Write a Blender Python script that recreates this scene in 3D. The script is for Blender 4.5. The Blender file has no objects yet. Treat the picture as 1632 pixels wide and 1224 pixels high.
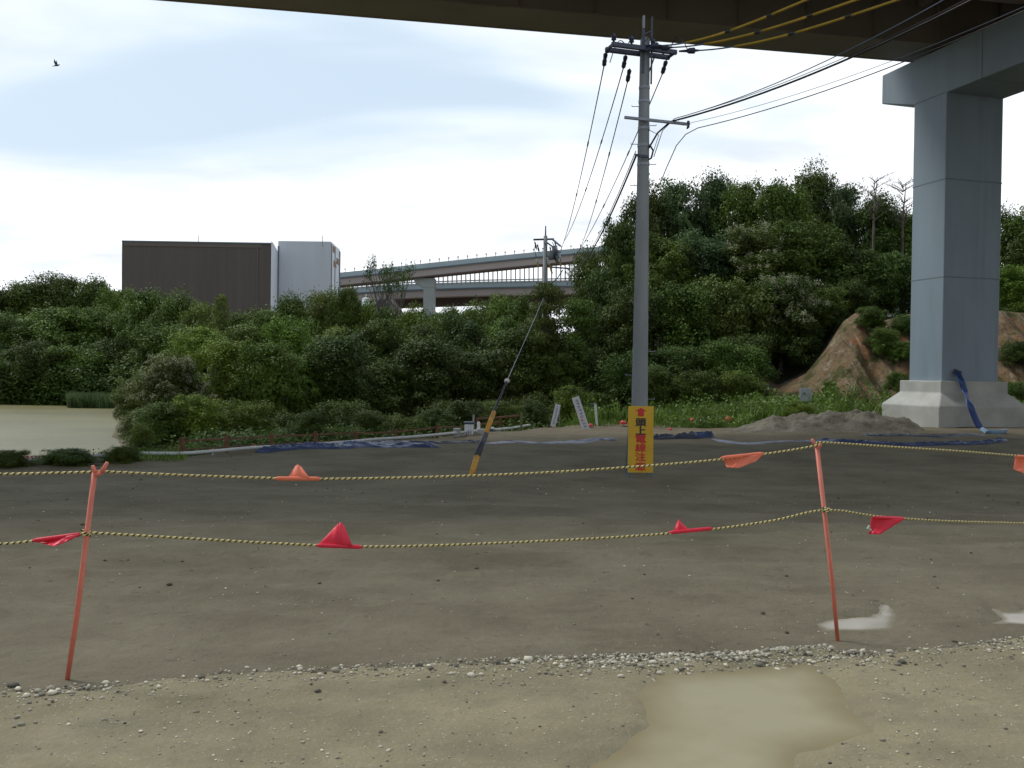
import bpy, math, random
import numpy as np
from mathutils import Vector, Matrix
R = math.radians
SC = bpy.context.scene
COL = SC.collection
rnd = random.Random(7)
nr = np.random.RandomState(11)

# ------------------------------------------------------------------ camera
F = 1450.0                       # focal length in photo pixels (1632 wide)
PITCH = math.atan(17 / F); ROLL = 0.0135
CAM = Vector((0, 0, 1.6))
_d = Vector((0, math.cos(PITCH), -math.sin(PITCH)))
_r0 = Vector((1, 0, 0)); _u0 = Vector((0, math.sin(PITCH), math.cos(PITCH)))
_r = _r0 * math.cos(ROLL) + _u0 * math.sin(ROLL)
_u = _u0 * math.cos(ROLL) - _r0 * math.sin(ROLL)
cd = bpy.data.cameras.new('camera'); cam = bpy.data.objects.new('camera', cd); COL.objects.link(cam)
M = Matrix.Identity(4)
for i in range(3):
    M[i][0] = _r[i]; M[i][1] = _u[i]; M[i][2] = -_d[i]; M[i][3] = CAM[i]
cam.matrix_world = M
cd.sensor_width = 36; cd.lens = F / 1632 * 36; cd.clip_start = 0.05; cd.clip_end = 3000
SC.camera = cam

# ------------------------------------------------------------------ sky, sun, exposure
SUN_EL, SUN_AZ = R(52), R(-62)   # azimuth from +Y, negative = left
W = bpy.data.worlds.new('World'); SC.world = W; W.use_nodes = True
nt = W.node_tree; nt.nodes.clear()
def wn(t): return nt.nodes.new(t)
out = wn('ShaderNodeOutputWorld'); bg = wn('ShaderNodeBackground'); bg.inputs[1].default_value = 0.1
sky = wn('ShaderNodeTexSky'); sky.sky_type = 'NISHITA'; sky.sun_disc = False
sky.sun_elevation = SUN_EL; sky.sun_rotation = SUN_AZ; sky.air_density = 1.0; sky.dust_density = 2.0
tc = wn('ShaderNodeTexCoord'); sep = wn('ShaderNodeSeparateXYZ'); nt.links.new(tc.outputs['Generated'], sep.inputs[0])
def wm(op, a, b=None, c=None):
    n = wn('ShaderNodeMath'); n.operation = op
    for k, v in enumerate((a, b, c)):
        if v is None: continue
        if isinstance(v, (int, float)): n.inputs[k].default_value = v
        else: nt.links.new(v, n.inputs[k])
    return n.outputs[0]
zc = wm('MAXIMUM', sep.outputs[2], 0.0); zz = wm('ADD', zc, 0.16)
cx = wm('DIVIDE', sep.outputs[0], zz); cy = wm('DIVIDE', sep.outputs[1], zz)
cmb = wn('ShaderNodeCombineXYZ'); nt.links.new(cx, cmb.inputs[0]); nt.links.new(cy, cmb.inputs[1])
n1 = wn('ShaderNodeTexNoise'); n1.inputs['Scale'].default_value = 0.75; n1.inputs['Detail'].default_value = 4; n1.inputs['Roughness'].default_value = 0.42
n1.inputs['Distortion'].default_value = 0.5
mp = wn('ShaderNodeMapping'); mp.inputs['Location'].default_value = (3.75, 1.05, 0); mp.inputs['Scale'].default_value = (1.0, 1.7, 1)
nt.links.new(cmb.outputs[0], mp.inputs[0]); nt.links.new(mp.outputs[0], n1.inputs[0])
# cover: nearly closed low down, opening higher up
cov = wm('SUBTRACT', wm('SUBTRACT', n1.outputs[0], wm('MULTIPLY', zc, 0.40)), wm('MULTIPLY', wm('MULTIPLY', zc, 1.1), wm('MAXIMUM', wm('MULTIPLY_ADD', sep.outputs[0], -1.0, -0.05), 0.0)))
rp = wn('ShaderNodeMapRange'); rp.interpolation_type = 'SMOOTHSTEP'
rp.inputs['From Min'].default_value = 0.14; rp.inputs['From Max'].default_value = 0.42; nt.links.new(cov, rp.inputs[0])
n2 = wn('ShaderNodeTexNoise'); n2.inputs['Scale'].default_value = 1.7; n2.inputs['Detail'].default_value = 6; nt.links.new(mp.outputs[0], n2.inputs[0])
cr = wn('ShaderNodeMapRange'); cr.inputs['From Min'].default_value = 0.3; cr.inputs['From Max'].default_value = 0.65
cr.inputs['To Min'].default_value = 0.0; cr.inputs['To Max'].default_value = 1.0; nt.links.new(n2.outputs[0], cr.inputs[0])
cc = wn('ShaderNodeMix'); cc.data_type = 'RGBA'; nt.links.new(cr.outputs[0], cc.inputs['Factor'])
cc.inputs[6].default_value = (5.7, 6.1, 6.6, 1); cc.inputs[7].default_value = (8.9, 9.1, 9.3, 1)
skm = wn('ShaderNodeMix'); skm.data_type = 'RGBA'; skm.inputs['Factor'].default_value = 0.85
nt.links.new(sky.outputs[0], skm.inputs[6]); skm.inputs[7].default_value = (4.6, 5.6, 6.5, 1)
mx = wn('ShaderNodeMix'); mx.data_type = 'RGBA'; nt.links.new(rp.outputs[0], mx.inputs['Factor'])
nt.links.new(skm.outputs[2], mx.inputs[6]); nt.links.new(cc.outputs[2], mx.inputs[7])
dk = wn('ShaderNodeMapRange'); dk.interpolation_type = 'SMOOTHSTEP'; dk.inputs['From Min'].default_value = -0.55; dk.inputs['From Max'].default_value = 0.25; dk.inputs['To Min'].default_value = 0.52; dk.inputs['To Max'].default_value = 1.0
nt.links.new(wm('ADD', sep.outputs[1], wm('MULTIPLY', n2.outputs[0], 0.2)), dk.inputs[0])
dkm = wn('ShaderNodeVectorMath'); dkm.operation = 'SCALE'; nt.links.new(mx.outputs[2], dkm.inputs[0]); nt.links.new(dk.outputs[0], dkm.inputs['Scale'])
nt.links.new(dkm.outputs[0], bg.inputs[0]); nt.links.new(bg.outputs[0], out.inputs[0])
sd = bpy.data.lights.new('sun', 'SUN'); so = bpy.data.objects.new('sun', sd); COL.objects.link(so)
sd.energy = 1.5; sd.angle = R(14); sd.color = (1, 0.96, 0.9)
sv = Vector((math.sin(SUN_AZ) * math.cos(SUN_EL), math.cos(SUN_AZ) * math.cos(SUN_EL), math.sin(SUN_EL)))
so.rotation_euler = (-sv).to_track_quat('-Z', 'Y').to_euler(); so.location = (0, 0, 60)
vs = SC.view_settings; vs.view_transform = 'Standard'; vs.look = 'None'; vs.exposure = 0.58; vs.gamma = 1; vs.use_curve_mapping = False

# ------------------------------------------------------------------ projection helpers
def ray(px, py): return _r * ((px - 816) / F) + _u * ((612 - py) / F) + _d
def U(px, py, Y):
    d = ray(px, py); return CAM + d * (Y / d.y)
def UZ(px, py, z):
    d = ray(px, py); return CAM + d * ((z - CAM.z) / d.z)
def proj(p):
    q = Vector(p) - CAM; w = q.dot(_d); return 816 + F * q.dot(_r) / w, 612 - F * q.dot(_u) / w
def solve(E0, d, px, lo, hi):
    s = proj(E0 + d * hi)[0] > proj(E0 + d * lo)[0]
    for _ in range(50):
        m = (lo + hi) / 2
        if (proj(E0 + d * m)[0] < px) == s: lo = m
        else: hi = m
    return m

# ------------------------------------------------------------------ numpy noise
_tab = np.random.RandomState(5).rand(256, 256)
def vnoise(x, y):
    xi = np.floor(x).astype(int); yi = np.floor(y).astype(int); fx = x - xi; fy = y - yi
    fx = fx * fx * (3 - 2 * fx); fy = fy * fy * (3 - 2 * fy)
    a = _tab[xi & 255, yi & 255]; b = _tab[(xi + 1) & 255, yi & 255]; c = _tab[xi & 255, (yi + 1) & 255]; d = _tab[(xi + 1) & 255, (yi + 1) & 255]
    return (a * (1 - fx) + b * fx) * (1 - fy) + (c * (1 - fx) + d * fx) * fy - 0.5
def fbm(x, y, o=4):
    s = 0; a = 1
    for k in range(o): s = s + a * vnoise(x * 2 ** k + 17.3 * k, y * 2 ** k + 9.1 * k); a *= 0.5
    return s
def sst(a, b, x):
    t = np.clip((x - a) / (b - a), 0, 1); return t * t * (3 - 2 * t)

# ------------------------------------------------------------------ materials
def mat(name, col=(0.5, 0.5, 0.5), rough=0.6, metal=0.0, var=0.0, vscale=5.0, bump=0.0, bscale=20.0, col2=None, spec=0.5,
        coords='Object', island=0.0, trans=0.0, detail=6, objrand=0.0, stretch=None, rough2=None):
    m = bpy.data.materials.new(name); m.use_nodes = True; t = m.node_tree; N = t.nodes; L = t.links
    p = N['Principled BSDF']; p.inputs['Roughness'].default_value = rough; p.inputs['Metallic'].default_value = metal
    p.inputs['Specular IOR Level'].default_value = spec
    p.inputs['Base Color'].default_value = (*col, 1)
    tcn = N.new('ShaderNodeTexCoord'); vec = tcn.outputs[coords] if coords != 'World' else N.new('ShaderNodeNewGeometry').outputs['Position']
    if stretch:
        mpn = N.new('ShaderNodeMapping'); mpn.inputs['Scale'].default_value = stretch; L.new(vec, mpn.inputs[0]); vec = mpn.outputs[0]
    cur = None
    if col2 is not None or var > 0:
        nz = N.new('ShaderNodeTexNoise'); nz.inputs['Scale'].default_value = vscale; nz.inputs['Detail'].default_value = detail
        nz.inputs['Roughness'].default_value = 0.6
        L.new(vec, nz.inputs[0])
        mr = N.new('ShaderNodeMapRange'); mr.inputs['From Min'].default_value = 0.33; mr.inputs['From Max'].default_value = 0.67; L.new(nz.outputs[0], mr.inputs[0])
        mi = N.new('ShaderNodeMix'); mi.data_type = 'RGBA'; L.new(mr.outputs[0], mi.inputs['Factor'])
        c2 = col2 if col2 is not None else tuple(c * (1 + var) for c in col); c1 = col if col2 is not None else tuple(c * (1 - var) for c in col)
        mi.inputs[6].default_value = (*c1, 1); mi.inputs[7].default_value = (*c2, 1); cur = mi.outputs[2]
        if rough2 is not None:
            rr = N.new('ShaderNodeMapRange'); rr.inputs['To Min'].default_value = rough; rr.inputs['To Max'].default_value = rough2
            L.new(mr.outputs[0], rr.inputs[0]); L.new(rr.outputs[0], p.inputs['Roughness'])
    if island > 0 or objrand > 0:
        hs = N.new('ShaderNodeHueSaturation'); hs.inputs['Color'].default_value = (*col, 1)
        if cur is not None: L.new(cur, hs.inputs['Color'])
        val = None
        if island > 0:
            g = N.new('ShaderNodeNewGeometry'); a = N.new('ShaderNodeMapRange'); a.inputs['To Min'].default_value = 1 - island; a.inputs['To Max'].default_value = 1 + island
            L.new(g.outputs['Random Per Island'], a.inputs[0]); val = a.outputs[0]
        if objrand > 0:
            oi = N.new('ShaderNodeObjectInfo'); b = N.new('ShaderNodeMapRange'); b.inputs['To Min'].default_value = 1 - objrand; b.inputs['To Max'].default_value = 1 + objrand
            L.new(oi.outputs['Random'], b.inputs[0])
            h = N.new('ShaderNodeMapRange'); h.inputs['To Min'].default_value = 0.494; h.inputs['To Max'].default_value = 0.520
            ml = N.new('ShaderNodeMath'); ml.operation = 'MULTIPLY_ADD'; ml.inputs[1].default_value = 7.31; ml.inputs[2].default_value = 0.17; L.new(oi.outputs['Random'], ml.inputs[0])
            fr = N.new('ShaderNodeMath'); fr.operation = 'FRACT'; L.new(ml.outputs[0], fr.inputs[0]); L.new(fr.outputs[0], h.inputs[0]); L.new(h.outputs[0], hs.inputs['Hue'])
            if val is not None:
                mm = N.new('ShaderNodeMath'); mm.operation = 'MULTIPLY'; L.new(val, mm.inputs[0]); L.new(b.outputs[0], mm.inputs[1]); val = mm.outputs[0]
            else: val = b.outputs[0]
        L.new(val, hs.inputs['Value']); cur = hs.outputs[0]
    if cur is not None: L.new(cur, p.inputs['Base Color'])
    if bump > 0:
        nb = N.new('ShaderNodeTexNoise'); nb.inputs['Scale'].default_value = bscale; nb.inputs['Detail'].default_value = 8; nb.inputs['Roughness'].default_value = 0.65; L.new(vec, nb.inputs[0])
        bp = N.new('ShaderNodeBump'); bp.inputs['Strength'].default_value = 1.0; bp.inputs['Distance'].default_value = bump; L.new(nb.outputs[0], bp.inputs['Height']); L.new(bp.outputs[0], p.inputs['Normal'])
    if trans > 0:
        tr = N.new('ShaderNodeBsdfTranslucent'); tr.inputs[0].default_value = (*[c * 1.3 for c in col], 1)
        if cur is not None: L.new(cur, tr.inputs[0])
        ms = N.new('ShaderNodeMixShader'); ms.inputs[0].default_value = trans
        L.new(p.outputs[0], ms.inputs[1]); L.new(tr.outputs[0], ms.inputs[2]); L.new(ms.outputs[0], N['Material Output'].inputs[0])
    return m

# ------------------------------------------------------------------ mesh builder
class MB:
    def __init__(s): s.v = []; s.f = []; s.uv = None
    def add(s, vs, fs):
        o = len(s.v); s.v.extend(tuple(v) for v in vs); s.f.extend(tuple(i + o for i in f) for f in fs); return s
    def hexa(s, p):   # 8 points: bottom 4 ccw, top 4
        return s.add(p, [(3, 2, 1, 0), (4, 5, 6, 7), (0, 1, 5, 4), (1, 2, 6, 5), (2, 3, 7, 6), (3, 0, 4, 7)])
    def box(s, c, size, m=None):
        x, y, z = [q / 2 for q in size]
        p = [Vector(q) for q in ((-x, -y, -z), (x, -y, -z), (x, y, -z), (-x, y, -z), (-x, -y, z), (x, -y, z), (x, y, z), (-x, y, z))]
        if m is not None: p = [m @ q for q in p]
        return s.hexa([Vector(c) + q for q in p])
    def bar(s, a, b, w, h, up=(0, 0, 1)):   # box from a to b
        a = Vector(a); b = Vector(b); d = (b - a).normalized(); upv = Vector(up)
        if abs(d.dot(upv)) > 0.99: upv = Vector((0, 1, 0))
        sd_ = d.cross(upv).normalized() * (w / 2); uu = sd_.cross(d).normalized() * (h / 2)
        return s.hexa([a - sd_ - uu, a + sd_ - uu, b + sd_ - uu, b - sd_ - uu, a - sd_ + uu, a + sd_ + uu, b + sd_ + uu, b - sd_ + uu])
    def tube(s, pts, r, n=8, cap=True):
        pts = [Vector(p) for p in pts]; rs = r if isinstance(r, (list, tuple)) else [r] * len(pts)
        o = len(s.v); ref = None
        for i, p in enumerate(pts):
            t = (pts[min(i + 1, len(pts) - 1)] - pts[max(i - 1, 0)]).normalized()
            if ref is None: ref = t.orthogonal().normalized()
            ref = (ref - t * ref.dot(t)).normalized(); bi = t.cross(ref)
            for k in range(n):
                a = 2 * math.pi * k / n; s.v.append(tuple(p + (ref * math.cos(a) + bi * math.sin(a)) * rs[i]))
        for i in range(len(pts) - 1):
            for k in range(n):
                k2 = (k + 1) % n; s.f.append((o + i * n + k, o + i * n + k2, o + (i + 1) * n + k2, o + (i + 1) * n + k))
        if cap:
            s.f.append(tuple(o + k for k in reversed(range(n)))); e = o + (len(pts) - 1) * n; s.f.append(tuple(e + k for k in range(n)))
        return s
    def ell(s, c, r, n=10, m=6, mat3=None):
        vs_ = []; fs = []
        for j in range(1, m):
            th = math.pi * j / m
            for i in range(n):
                a = 2 * math.pi * i / n; q = Vector((r[0] * math.sin(th) * math.cos(a), r[1] * math.sin(th) * math.sin(a), r[2] * math.cos(th)))
                vs_.append(q)
        top = len(vs_); vs_ += [Vector((0, 0, r[2])), Vector((0, 0, -r[2]))]
        for j in range(m - 2):
            for i in range(n): i2 = (i + 1) % n; fs.append((j * n + i, (j + 1) * n + i, (j + 1) * n + i2, j * n + i2))
        for i in range(n):
            i2 = (i + 1) % n; fs.append((top, i, i2)); fs.append((top + 1, (m - 2) * n + i2, (m - 2) * n + i))
        if mat3 is not None: vs_ = [mat3 @ q for q in vs_]
        return s.add([Vector(c) + q for q in vs_], fs)
    def prism(s, poly, off):   # poly list of points, extruded by vector
        n = len(poly); off = Vector(off); a = [Vector(p) for p in poly]
        return s.add(a + [p + off for p in a], [tuple(reversed(range(n))), tuple(range(n, 2 * n))] + [(i, (i + 1) % n, n + (i + 1) % n, n + i) for i in range(n)])
    def build(s, name, m, parent=None, smooth=False, origin=None, bevel=0.0):
        return mkobj(name, s.v, s.f, m, parent, smooth, origin, bevel)
def mkobj(name, v, f, m, parent=None, smooth=False, origin=None, bevel=0.0):
    me = bpy.data.meshes.new(name)
    v = np.asarray([tuple(q) for q in v], dtype=float) if not isinstance(v, np.ndarray) else v
    if origin is not None: v = v - np.array(tuple(origin))
    if isinstance(f, np.ndarray):
        nf, k = f.shape; me.vertices.add(len(v)); me.vertices.foreach_set('co', v.astype(np.float32).ravel())
        me.loops.add(nf * k); me.loops.foreach_set('vertex_index', f.astype(np.int32).ravel())
        me.polygons.add(nf); me.polygons.foreach_set('loop_start', np.arange(0, nf * k, k, dtype=np.int32)); me.update(calc_edges=True); me.validate()
    else:
        me.from_pydata(v.tolist(), [], f); me.update()
    if m is not None: me.materials.append(m)
    if smooth: me.polygons.foreach_set('use_smooth', [True] * len(me.polygons))
    o = bpy.data.objects.new(name, me); COL.objects.link(o)
    if bevel > 0:
        b = o.modifiers.new('bevel', 'BEVEL'); b.width = bevel; b.segments = 2; b.limit_method = 'ANGLE'
    if origin is not None: o.location = Vector(origin)
    if parent is not None:
        o.parent = parent
        o.location = o.location - par_loc(parent)
    return o
def par_loc(p):
    l = Vector(p.location)
    while p.parent: p = p.parent; l += Vector(p.location)
    return l
def tag(o, label=None, cat=None, group=None, kind=None):
    if label: o['label'] = label
    if cat: o['category'] = cat
    if group: o['group'] = group
    if kind: o['kind'] = kind
    return o
def thing(name, loc, label, cat, group=None):
    o = bpy.data.objects.new(name, None); COL.objects.link(o); o.location = Vector(loc); o.empty_display_size = 0.2
    return tag(o, label, cat, group)
def grid(nx, ny):
    i = np.arange(ny - 1)[:, None] * nx + np.arange(nx - 1)[None, :]
    return np.stack([i, i + 1, i + nx + 1, i + nx], -1).reshape(-1, 4)

# ------------------------------------------------------------------ terrain
_bp = [(-900, 775), (-300, 752), (0, 738), (215, 726), (290, 725), (410, 715), (530, 708), (660, 699), (740, 692), (870, 682), (960, 677)]
_bw = [UZ(a, b, -0.5) for a, b in _bp]
BX = [p.x for p in _bw]; BY = [p.y for p in _bw]
def Yb(x): return np.interp(x, BX, BY)
def poly_sd(x, y, P):    # signed distance, positive inside
    d = np.full(x.shape, 1e9); ins = np.zeros(x.shape, bool)
    for i in range(len(P)):
        ax, ay = P[i]; bx, by = P[(i + 1) % len(P)]
        ex, ey = bx - ax, by - ay; t = np.clip(((x - ax) * ex + (y - ay) * ey) / (ex * ex + ey * ey), 0, 1)
        d = np.minimum(d, np.hypot(x - ax - t * ex, y - ay - t * ey))
        c = ((ay > y) != (by > y)) & (x < (bx - ax) * (y - ay) / ((by - ay) if abs(by - ay) > 1e-9 else 1e-9) + ax); ins ^= c
    return np.where(ins, d, -d)
def pw(L, z=0.0): return [(lambda q: (q.x, q.y))(UZ(a, b, z)) for a, b in L]
PUD = [ # (outline, water level offset)
  pw([(1030, 1068), (1130, 1064), (1300, 1052), (1335, 1085), (1360, 1125), (1410, 1165), (1340, 1180), (1290, 1200), (1270, 1300), (930, 1300), (925, 1250), (935, 1215), (985, 1190), (1030, 1150), (1018, 1105)]),
  pw([(1295, 985), (1330, 975), (1385, 974), (1400, 953), (1430, 955), (1432, 992), (1400, 998), (1310, 998)]),
  pw([(1572, 955), (1600, 966), (1660, 962), (1700, 975), (1660, 990), (1572, 986), (1588, 975)]),
]
def road_edge(x): return 5.02 + 0.17 * x + 0.10 * fbm(x * 0.9, x * 0 + 3.3, 4) * 2
_RDG = [(*_a, *_b) for _a, _b in zip(pw([(1310, 1040), (1400, 1110), (1130, 1055), (60, 1130)]), pw([(1400, 1110), (1470, 1190), (1310, 1040), (700, 1090)]))]
def gz(x, y, fine=True):
    x = np.asarray(x, float); y = np.asarray(y, float)
    yy = np.maximum(y, 0.5)
    z = -0.52 * sst(6.5, 18, y) + 0.15 * sst(4, 14, x) * sst(14, 34, y)
    if fine:
        near = 1 - sst(14, 40, y)
        z = z + 0.030 * fbm(x * 0.8, y * 1.1, 3) * sst(4.5, 7, y) + (0.012 * fbm(x * 3.1, y * 3.1, 4) + 0.006 * fbm(x * 11, y * 14, 3)) * near
        z = z + 0.16 * fbm(x * 0.25, y * 0.35, 3) * sst(12, 20, y)
        # wheel ruts crossing the lot
        for k, (a, b, c) in enumerate(((7.9, 0.10, 0.25), (9.6, 0.10, 0.25), (11.8, -0.05, 0.4))):
            w_ = y - a - b * x - 0.5 * fbm(x * 0.3 + k, x * 0, 2); z = z - 0.045 * np.exp(-(w_ / c) ** 2) + 0.025 * np.exp(-((np.abs(w_) - 1.7 * c) / (.45 * c)) ** 2)
        for (a, b_, c, d_) in _RDG:
            ex, ey = c - a, d_ - b_; t_ = np.clip(((x - a) * ex + (y - b_) * ey) / (ex * ex + ey * ey), 0, 1); z = z + 0.022 * np.exp(-(np.hypot(x - a - t_ * ex, y - b_ - t_ * ey) / .07) ** 2) * (.6 + 1.2 * fbm(x * 6, y * 6, 2))
        # drop off the compacted road
        e = y - road_edge(x); z = z - 0.02 * sst(-0.05, 0.5, e) * (1 - sst(2.0, 4.0, e))
        for P, dep in ((PUD[0], 0.035), (PUD[1], 0.035), (PUD[2], 0.035)):
            cxm = sum(p[0] for p in P) / len(P); cym = sum(p[1] for p in P) / len(P)
            m = (np.abs(x - cxm) < 3) & (np.abs(y - cym) < 3)
            if m.any():
                sdv = poly_sd(x[m], y[m], P) if x.ndim else 0
                z = z.copy(); z[m] -= dep * sst(-0.08, 0.10, sdv + 0.06 * fbm(x[m] * 5, y[m] * 5, 3))
    A = 1 - sst(2, 9, x)
    far = sst(0.25, 4.5, y - Yb(x)) * A
    z = z * (1 - far) + (-1.7 + 0.5 * fbm(x * 0.1, y * 0.1, 3)) * far
    s = x / yy + 0.02 * fbm(y * 0.25, y * 0, 3)
    L = (1 - sst(-0.455, -0.415, s)) * (1 - sst(98, 104, y)) * sst(0.25, 4.5, y - Yb(x))
    z = z * (1 - L) - 3.6 * L
    z = z + sst(100, 170, y) * (1 - sst(-0.2, 0.1, x / yy)) * 7
    z = z + sst(75, 160, y) * sst(-0.25, 0.0, x / yy) * 6
    return z
def gz1(x, y): return float(gz(np.array([x]), np.array([y]))[0])

m_ground = mat('wet_brown_soil', col=(0.122, 0.104, 0.070), col2=(0.190, 0.166, 0.116), vscale=0.7, rough=0.85, bump=0.035, bscale=9, coords='World', detail=14, spec=0.08, rough2=0.8)
# second layer of streaks and grit on the soil and the road
def grit(m, scale, amount, light, stretch=(1, 1, 1), thr=(0.62, 0.70)):
    t = m.node_tree; N = t.nodes; L = t.links; p = N['Principled BSDF']; src = p.inputs['Base Color'].links[0].from_socket
    g = N.new('ShaderNodeNewGeometry'); mpn = N.new('ShaderNodeMapping'); mpn.inputs['Scale'].default_value = stretch; L.new(g.outputs['Position'], mpn.inputs[0])
    nz = N.new('ShaderNodeTexNoise'); nz.inputs['Scale'].default_value = scale; nz.inputs['Detail'].default_value = 5; nz.inputs['Roughness'].default_value = 0.7; L.new(mpn.outputs[0], nz.inputs[0])
    mr = N.new('ShaderNodeMapRange'); mr.inputs['From Min'].default_value = thr[0]; mr.inputs['From Max'].default_value = thr[1]; mr.inputs['To Max'].default_value = amount; L.new(nz.outputs[0], mr.inputs[0])
    mi = N.new('ShaderNodeMix'); mi.data_type = 'RGBA'; L.new(mr.outputs[0], mi.inputs['Factor']); L.new(src, mi.inputs[6]); mi.inputs[7].default_value = (*light, 1); L.new(mi.outputs[2], p.inputs['Base Color'])
grit(m_ground, 55, 0.6, (0.28, 0.255, 0.20)); grit(m_ground, 90, 0.55, (0.055, 0.047, 0.035), (1, 1, 1), (0.58, 0.66)); grit(m_ground, 2.2, 0.35, (0.22, 0.195, 0.135), (0.6, 1.3, 1), (0.50, 0.66)); grit(m_ground, 9, 0.5, (0.070, 0.060, 0.044), (0.8, 1.4, 1), (0.58, 0.70))
m_road = mat('compacted_pale_gravel', col=(0.185, 0.160, 0.094), col2=(0.285, 0.248, 0.150), vscale=1.1, rough=0.8, bump=0.016, bscale=22, coords='World', detail=14, spec=0.3)
grit(m_road, 60, 0.75, (0.44, 0.41, 0.34), (1, 1, 1), (0.60, 0.67)); grit(m_road, 1.7, 0.45, (0.165, 0.145, 0.10), (0.5, 1.2, 1), (0.50, 0.64)); grit(m_road, 4, 0.5, (0.15, 0.135, 0.09), (0.8, 1.2, 1), (0.54, 0.7)); grit(m_road, 130, 0.5, (0.10, 0.09, 0.07), (1, 1, 1), (0.6, 0.68))

# ground: one sheet to the horizon, finer where the lot lies
az = np.concatenate([np.linspace(-180, -52, 40)[:-1], np.linspace(-52, 52, 720), np.linspace(52, 180, 40)[1:]]) * math.pi / 180
rr_ = np.concatenate([[0.05, 0.6, 1.5], np.geomspace(2.4, 60, 420), np.geomspace(62, 900, 60)])
A_, D_ = np.meshgrid(az, rr_); gx = D_ * np.sin(A_); gy = D_ * np.cos(A_)
gzv = gz(gx.ravel(), gy.ravel()).reshape(gx.shape)
gzv = gzv - 0.05 * (1 - sst(-0.35, -0.15, gy - road_edge(gx)))
gv = np.stack([gx, gy, gzv], -1).reshape(-1, 3)
tag(mkobj('ground', gv, grid(len(az), len(rr_))[:, ::-1], m_ground, smooth=True), kind='structure')
# dirt road the photographer stands on
rx = np.linspace(-14, 14, 620); ry = np.linspace(-6, 1, 26).tolist() + np.linspace(1.04, 7.9, 230).tolist(); ry = np.array(ry)
X_, Y_ = np.meshgrid(rx, ry); e = Y_ - road_edge(X_) - 0.10 * fbm(X_ * 5, Y_ * 5, 3)
Z_ = gz(X_.ravel(), Y_.ravel()).reshape(X_.shape) + 0.008 - 0.12 * sst(-0.08, 0.12, e)
rv = np.stack([X_, Y_, Z_], -1).reshape(-1, 3)
tag(mkobj('dirt_road', rv, grid(len(rx), len(ry)), m_road, smooth=True), kind='structure')
def water(name, shallow, deep, rough, spec):    # silty water: at the shallow rim the wet ground shows through
    m = mat(name, col=deep, rough=rough, spec=spec, bump=0.0006, bscale=6, coords='World'); t = m.node_tree; N = t.nodes; L = t.links; p = N['Principled BSDF']
    at = N.new('ShaderNodeAttribute'); at.attribute_name = 'depth'; g = N.new('ShaderNodeNewGeometry'); nz = N.new('ShaderNodeTexNoise'); nz.inputs['Scale'].default_value = 3.5; nz.inputs['Detail'].default_value = 6; L.new(g.outputs['Position'], nz.inputs[0])
    ad = N.new('ShaderNodeMath'); ad.operation = 'MULTIPLY_ADD'; ad.inputs[1].default_value = 0.8; L.new(nz.outputs[0], ad.inputs[0]); ad.inputs[2].default_value = -0.4
    a2 = N.new('ShaderNodeMath'); a2.operation = 'ADD'; a2.use_clamp = True; L.new(at.outputs['Fac'], a2.inputs[0]); L.new(ad.outputs[0], a2.inputs[1])
    mi = N.new('ShaderNodeMix'); mi.data_type = 'RGBA'; L.new(a2.outputs[0], mi.inputs['Factor']); mi.inputs[6].default_value = (*shallow, 1); mi.inputs[7].default_value = (*deep, 1); L.new(mi.outputs[2], p.inputs['Base Color'])
    for nm, lo, hi in (('Roughness', .75, rough), ('Specular IOR Level', .05, spec)):
        q_ = N.new('ShaderNodeMapRange'); q_.inputs['To Min'].default_value = lo; q_.inputs['To Max'].default_value = hi; L.new(a2.outputs[0], q_.inputs[0]); L.new(q_.outputs[0], p.inputs[nm])
    return m
m_mudwater = water('muddy_puddle_water', (0.215, 0.180, 0.105), (0.315, 0.282, 0.182), 0.42, 0.2)
m_clearwater = water('shallow_puddle_water', (0.13, 0.108, 0.066), (0.22, 0.19, 0.13), 0.12, 0.5)
for i, P in enumerate(PUD):
    cxm = sum(p[0] for p in P) / len(P); cym = sum(p[1] for p in P) / len(P)
    zl = float(np.median(gz(np.array([p[0] for p in P]), np.array([p[1] for p in P])))) + (0.002 if i == 0 else -0.004)
    xs_ = np.arange(min(p[0] for p in P) - .2, max(p[0] for p in P) + .2, 0.025); ys_ = np.arange(min(p[1] for p in P) - .2, max(p[1] for p in P) + .2, 0.025)
    GX, GY = np.meshgrid(xs_, ys_); sdv = poly_sd(GX, GY, P) + 0.05 * fbm(GX * 5, GY * 5, 3); fq = grid(len(xs_), len(ys_)); ok = (sdv.ravel()[fq] > -0.05).all(1); fq = fq[ok]
    used, inv = np.unique(fq, return_inverse=True); pv = np.stack([GX.ravel()[used], GY.ravel()[used], np.full(len(used), zl)], -1)
    po = tag(mkobj('puddle', pv, inv.reshape(fq.shape), m_mudwater if i == 0 else m_clearwater, smooth=True), kind='structure')
    at_ = po.data.attributes.new('depth', 'FLOAT', 'POINT'); at_.data.foreach_set('value', sst(-0.05, 0.32 if i == 0 else 0.10, sdv.ravel()[used]).astype(np.float32))
# pond
m_pond = mat('pond_water', col=(0.165, 0.145, 0.060), col2=(0.235, 0.210, 0.100), vscale=0.12, rough=0.30, bump=0.10, bscale=1.3, coords='World', stretch=(0.5, 1, 1), spec=0.3)
tag(mkobj('pond_water', [(-140, 12, -2.55), (-6, 12, -2.55), (-20, 60, -2.55), (-36, 108, -2.55), (-140, 108, -2.55)], [(0, 1, 2, 3, 4)], m_pond), kind='structure')

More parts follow.
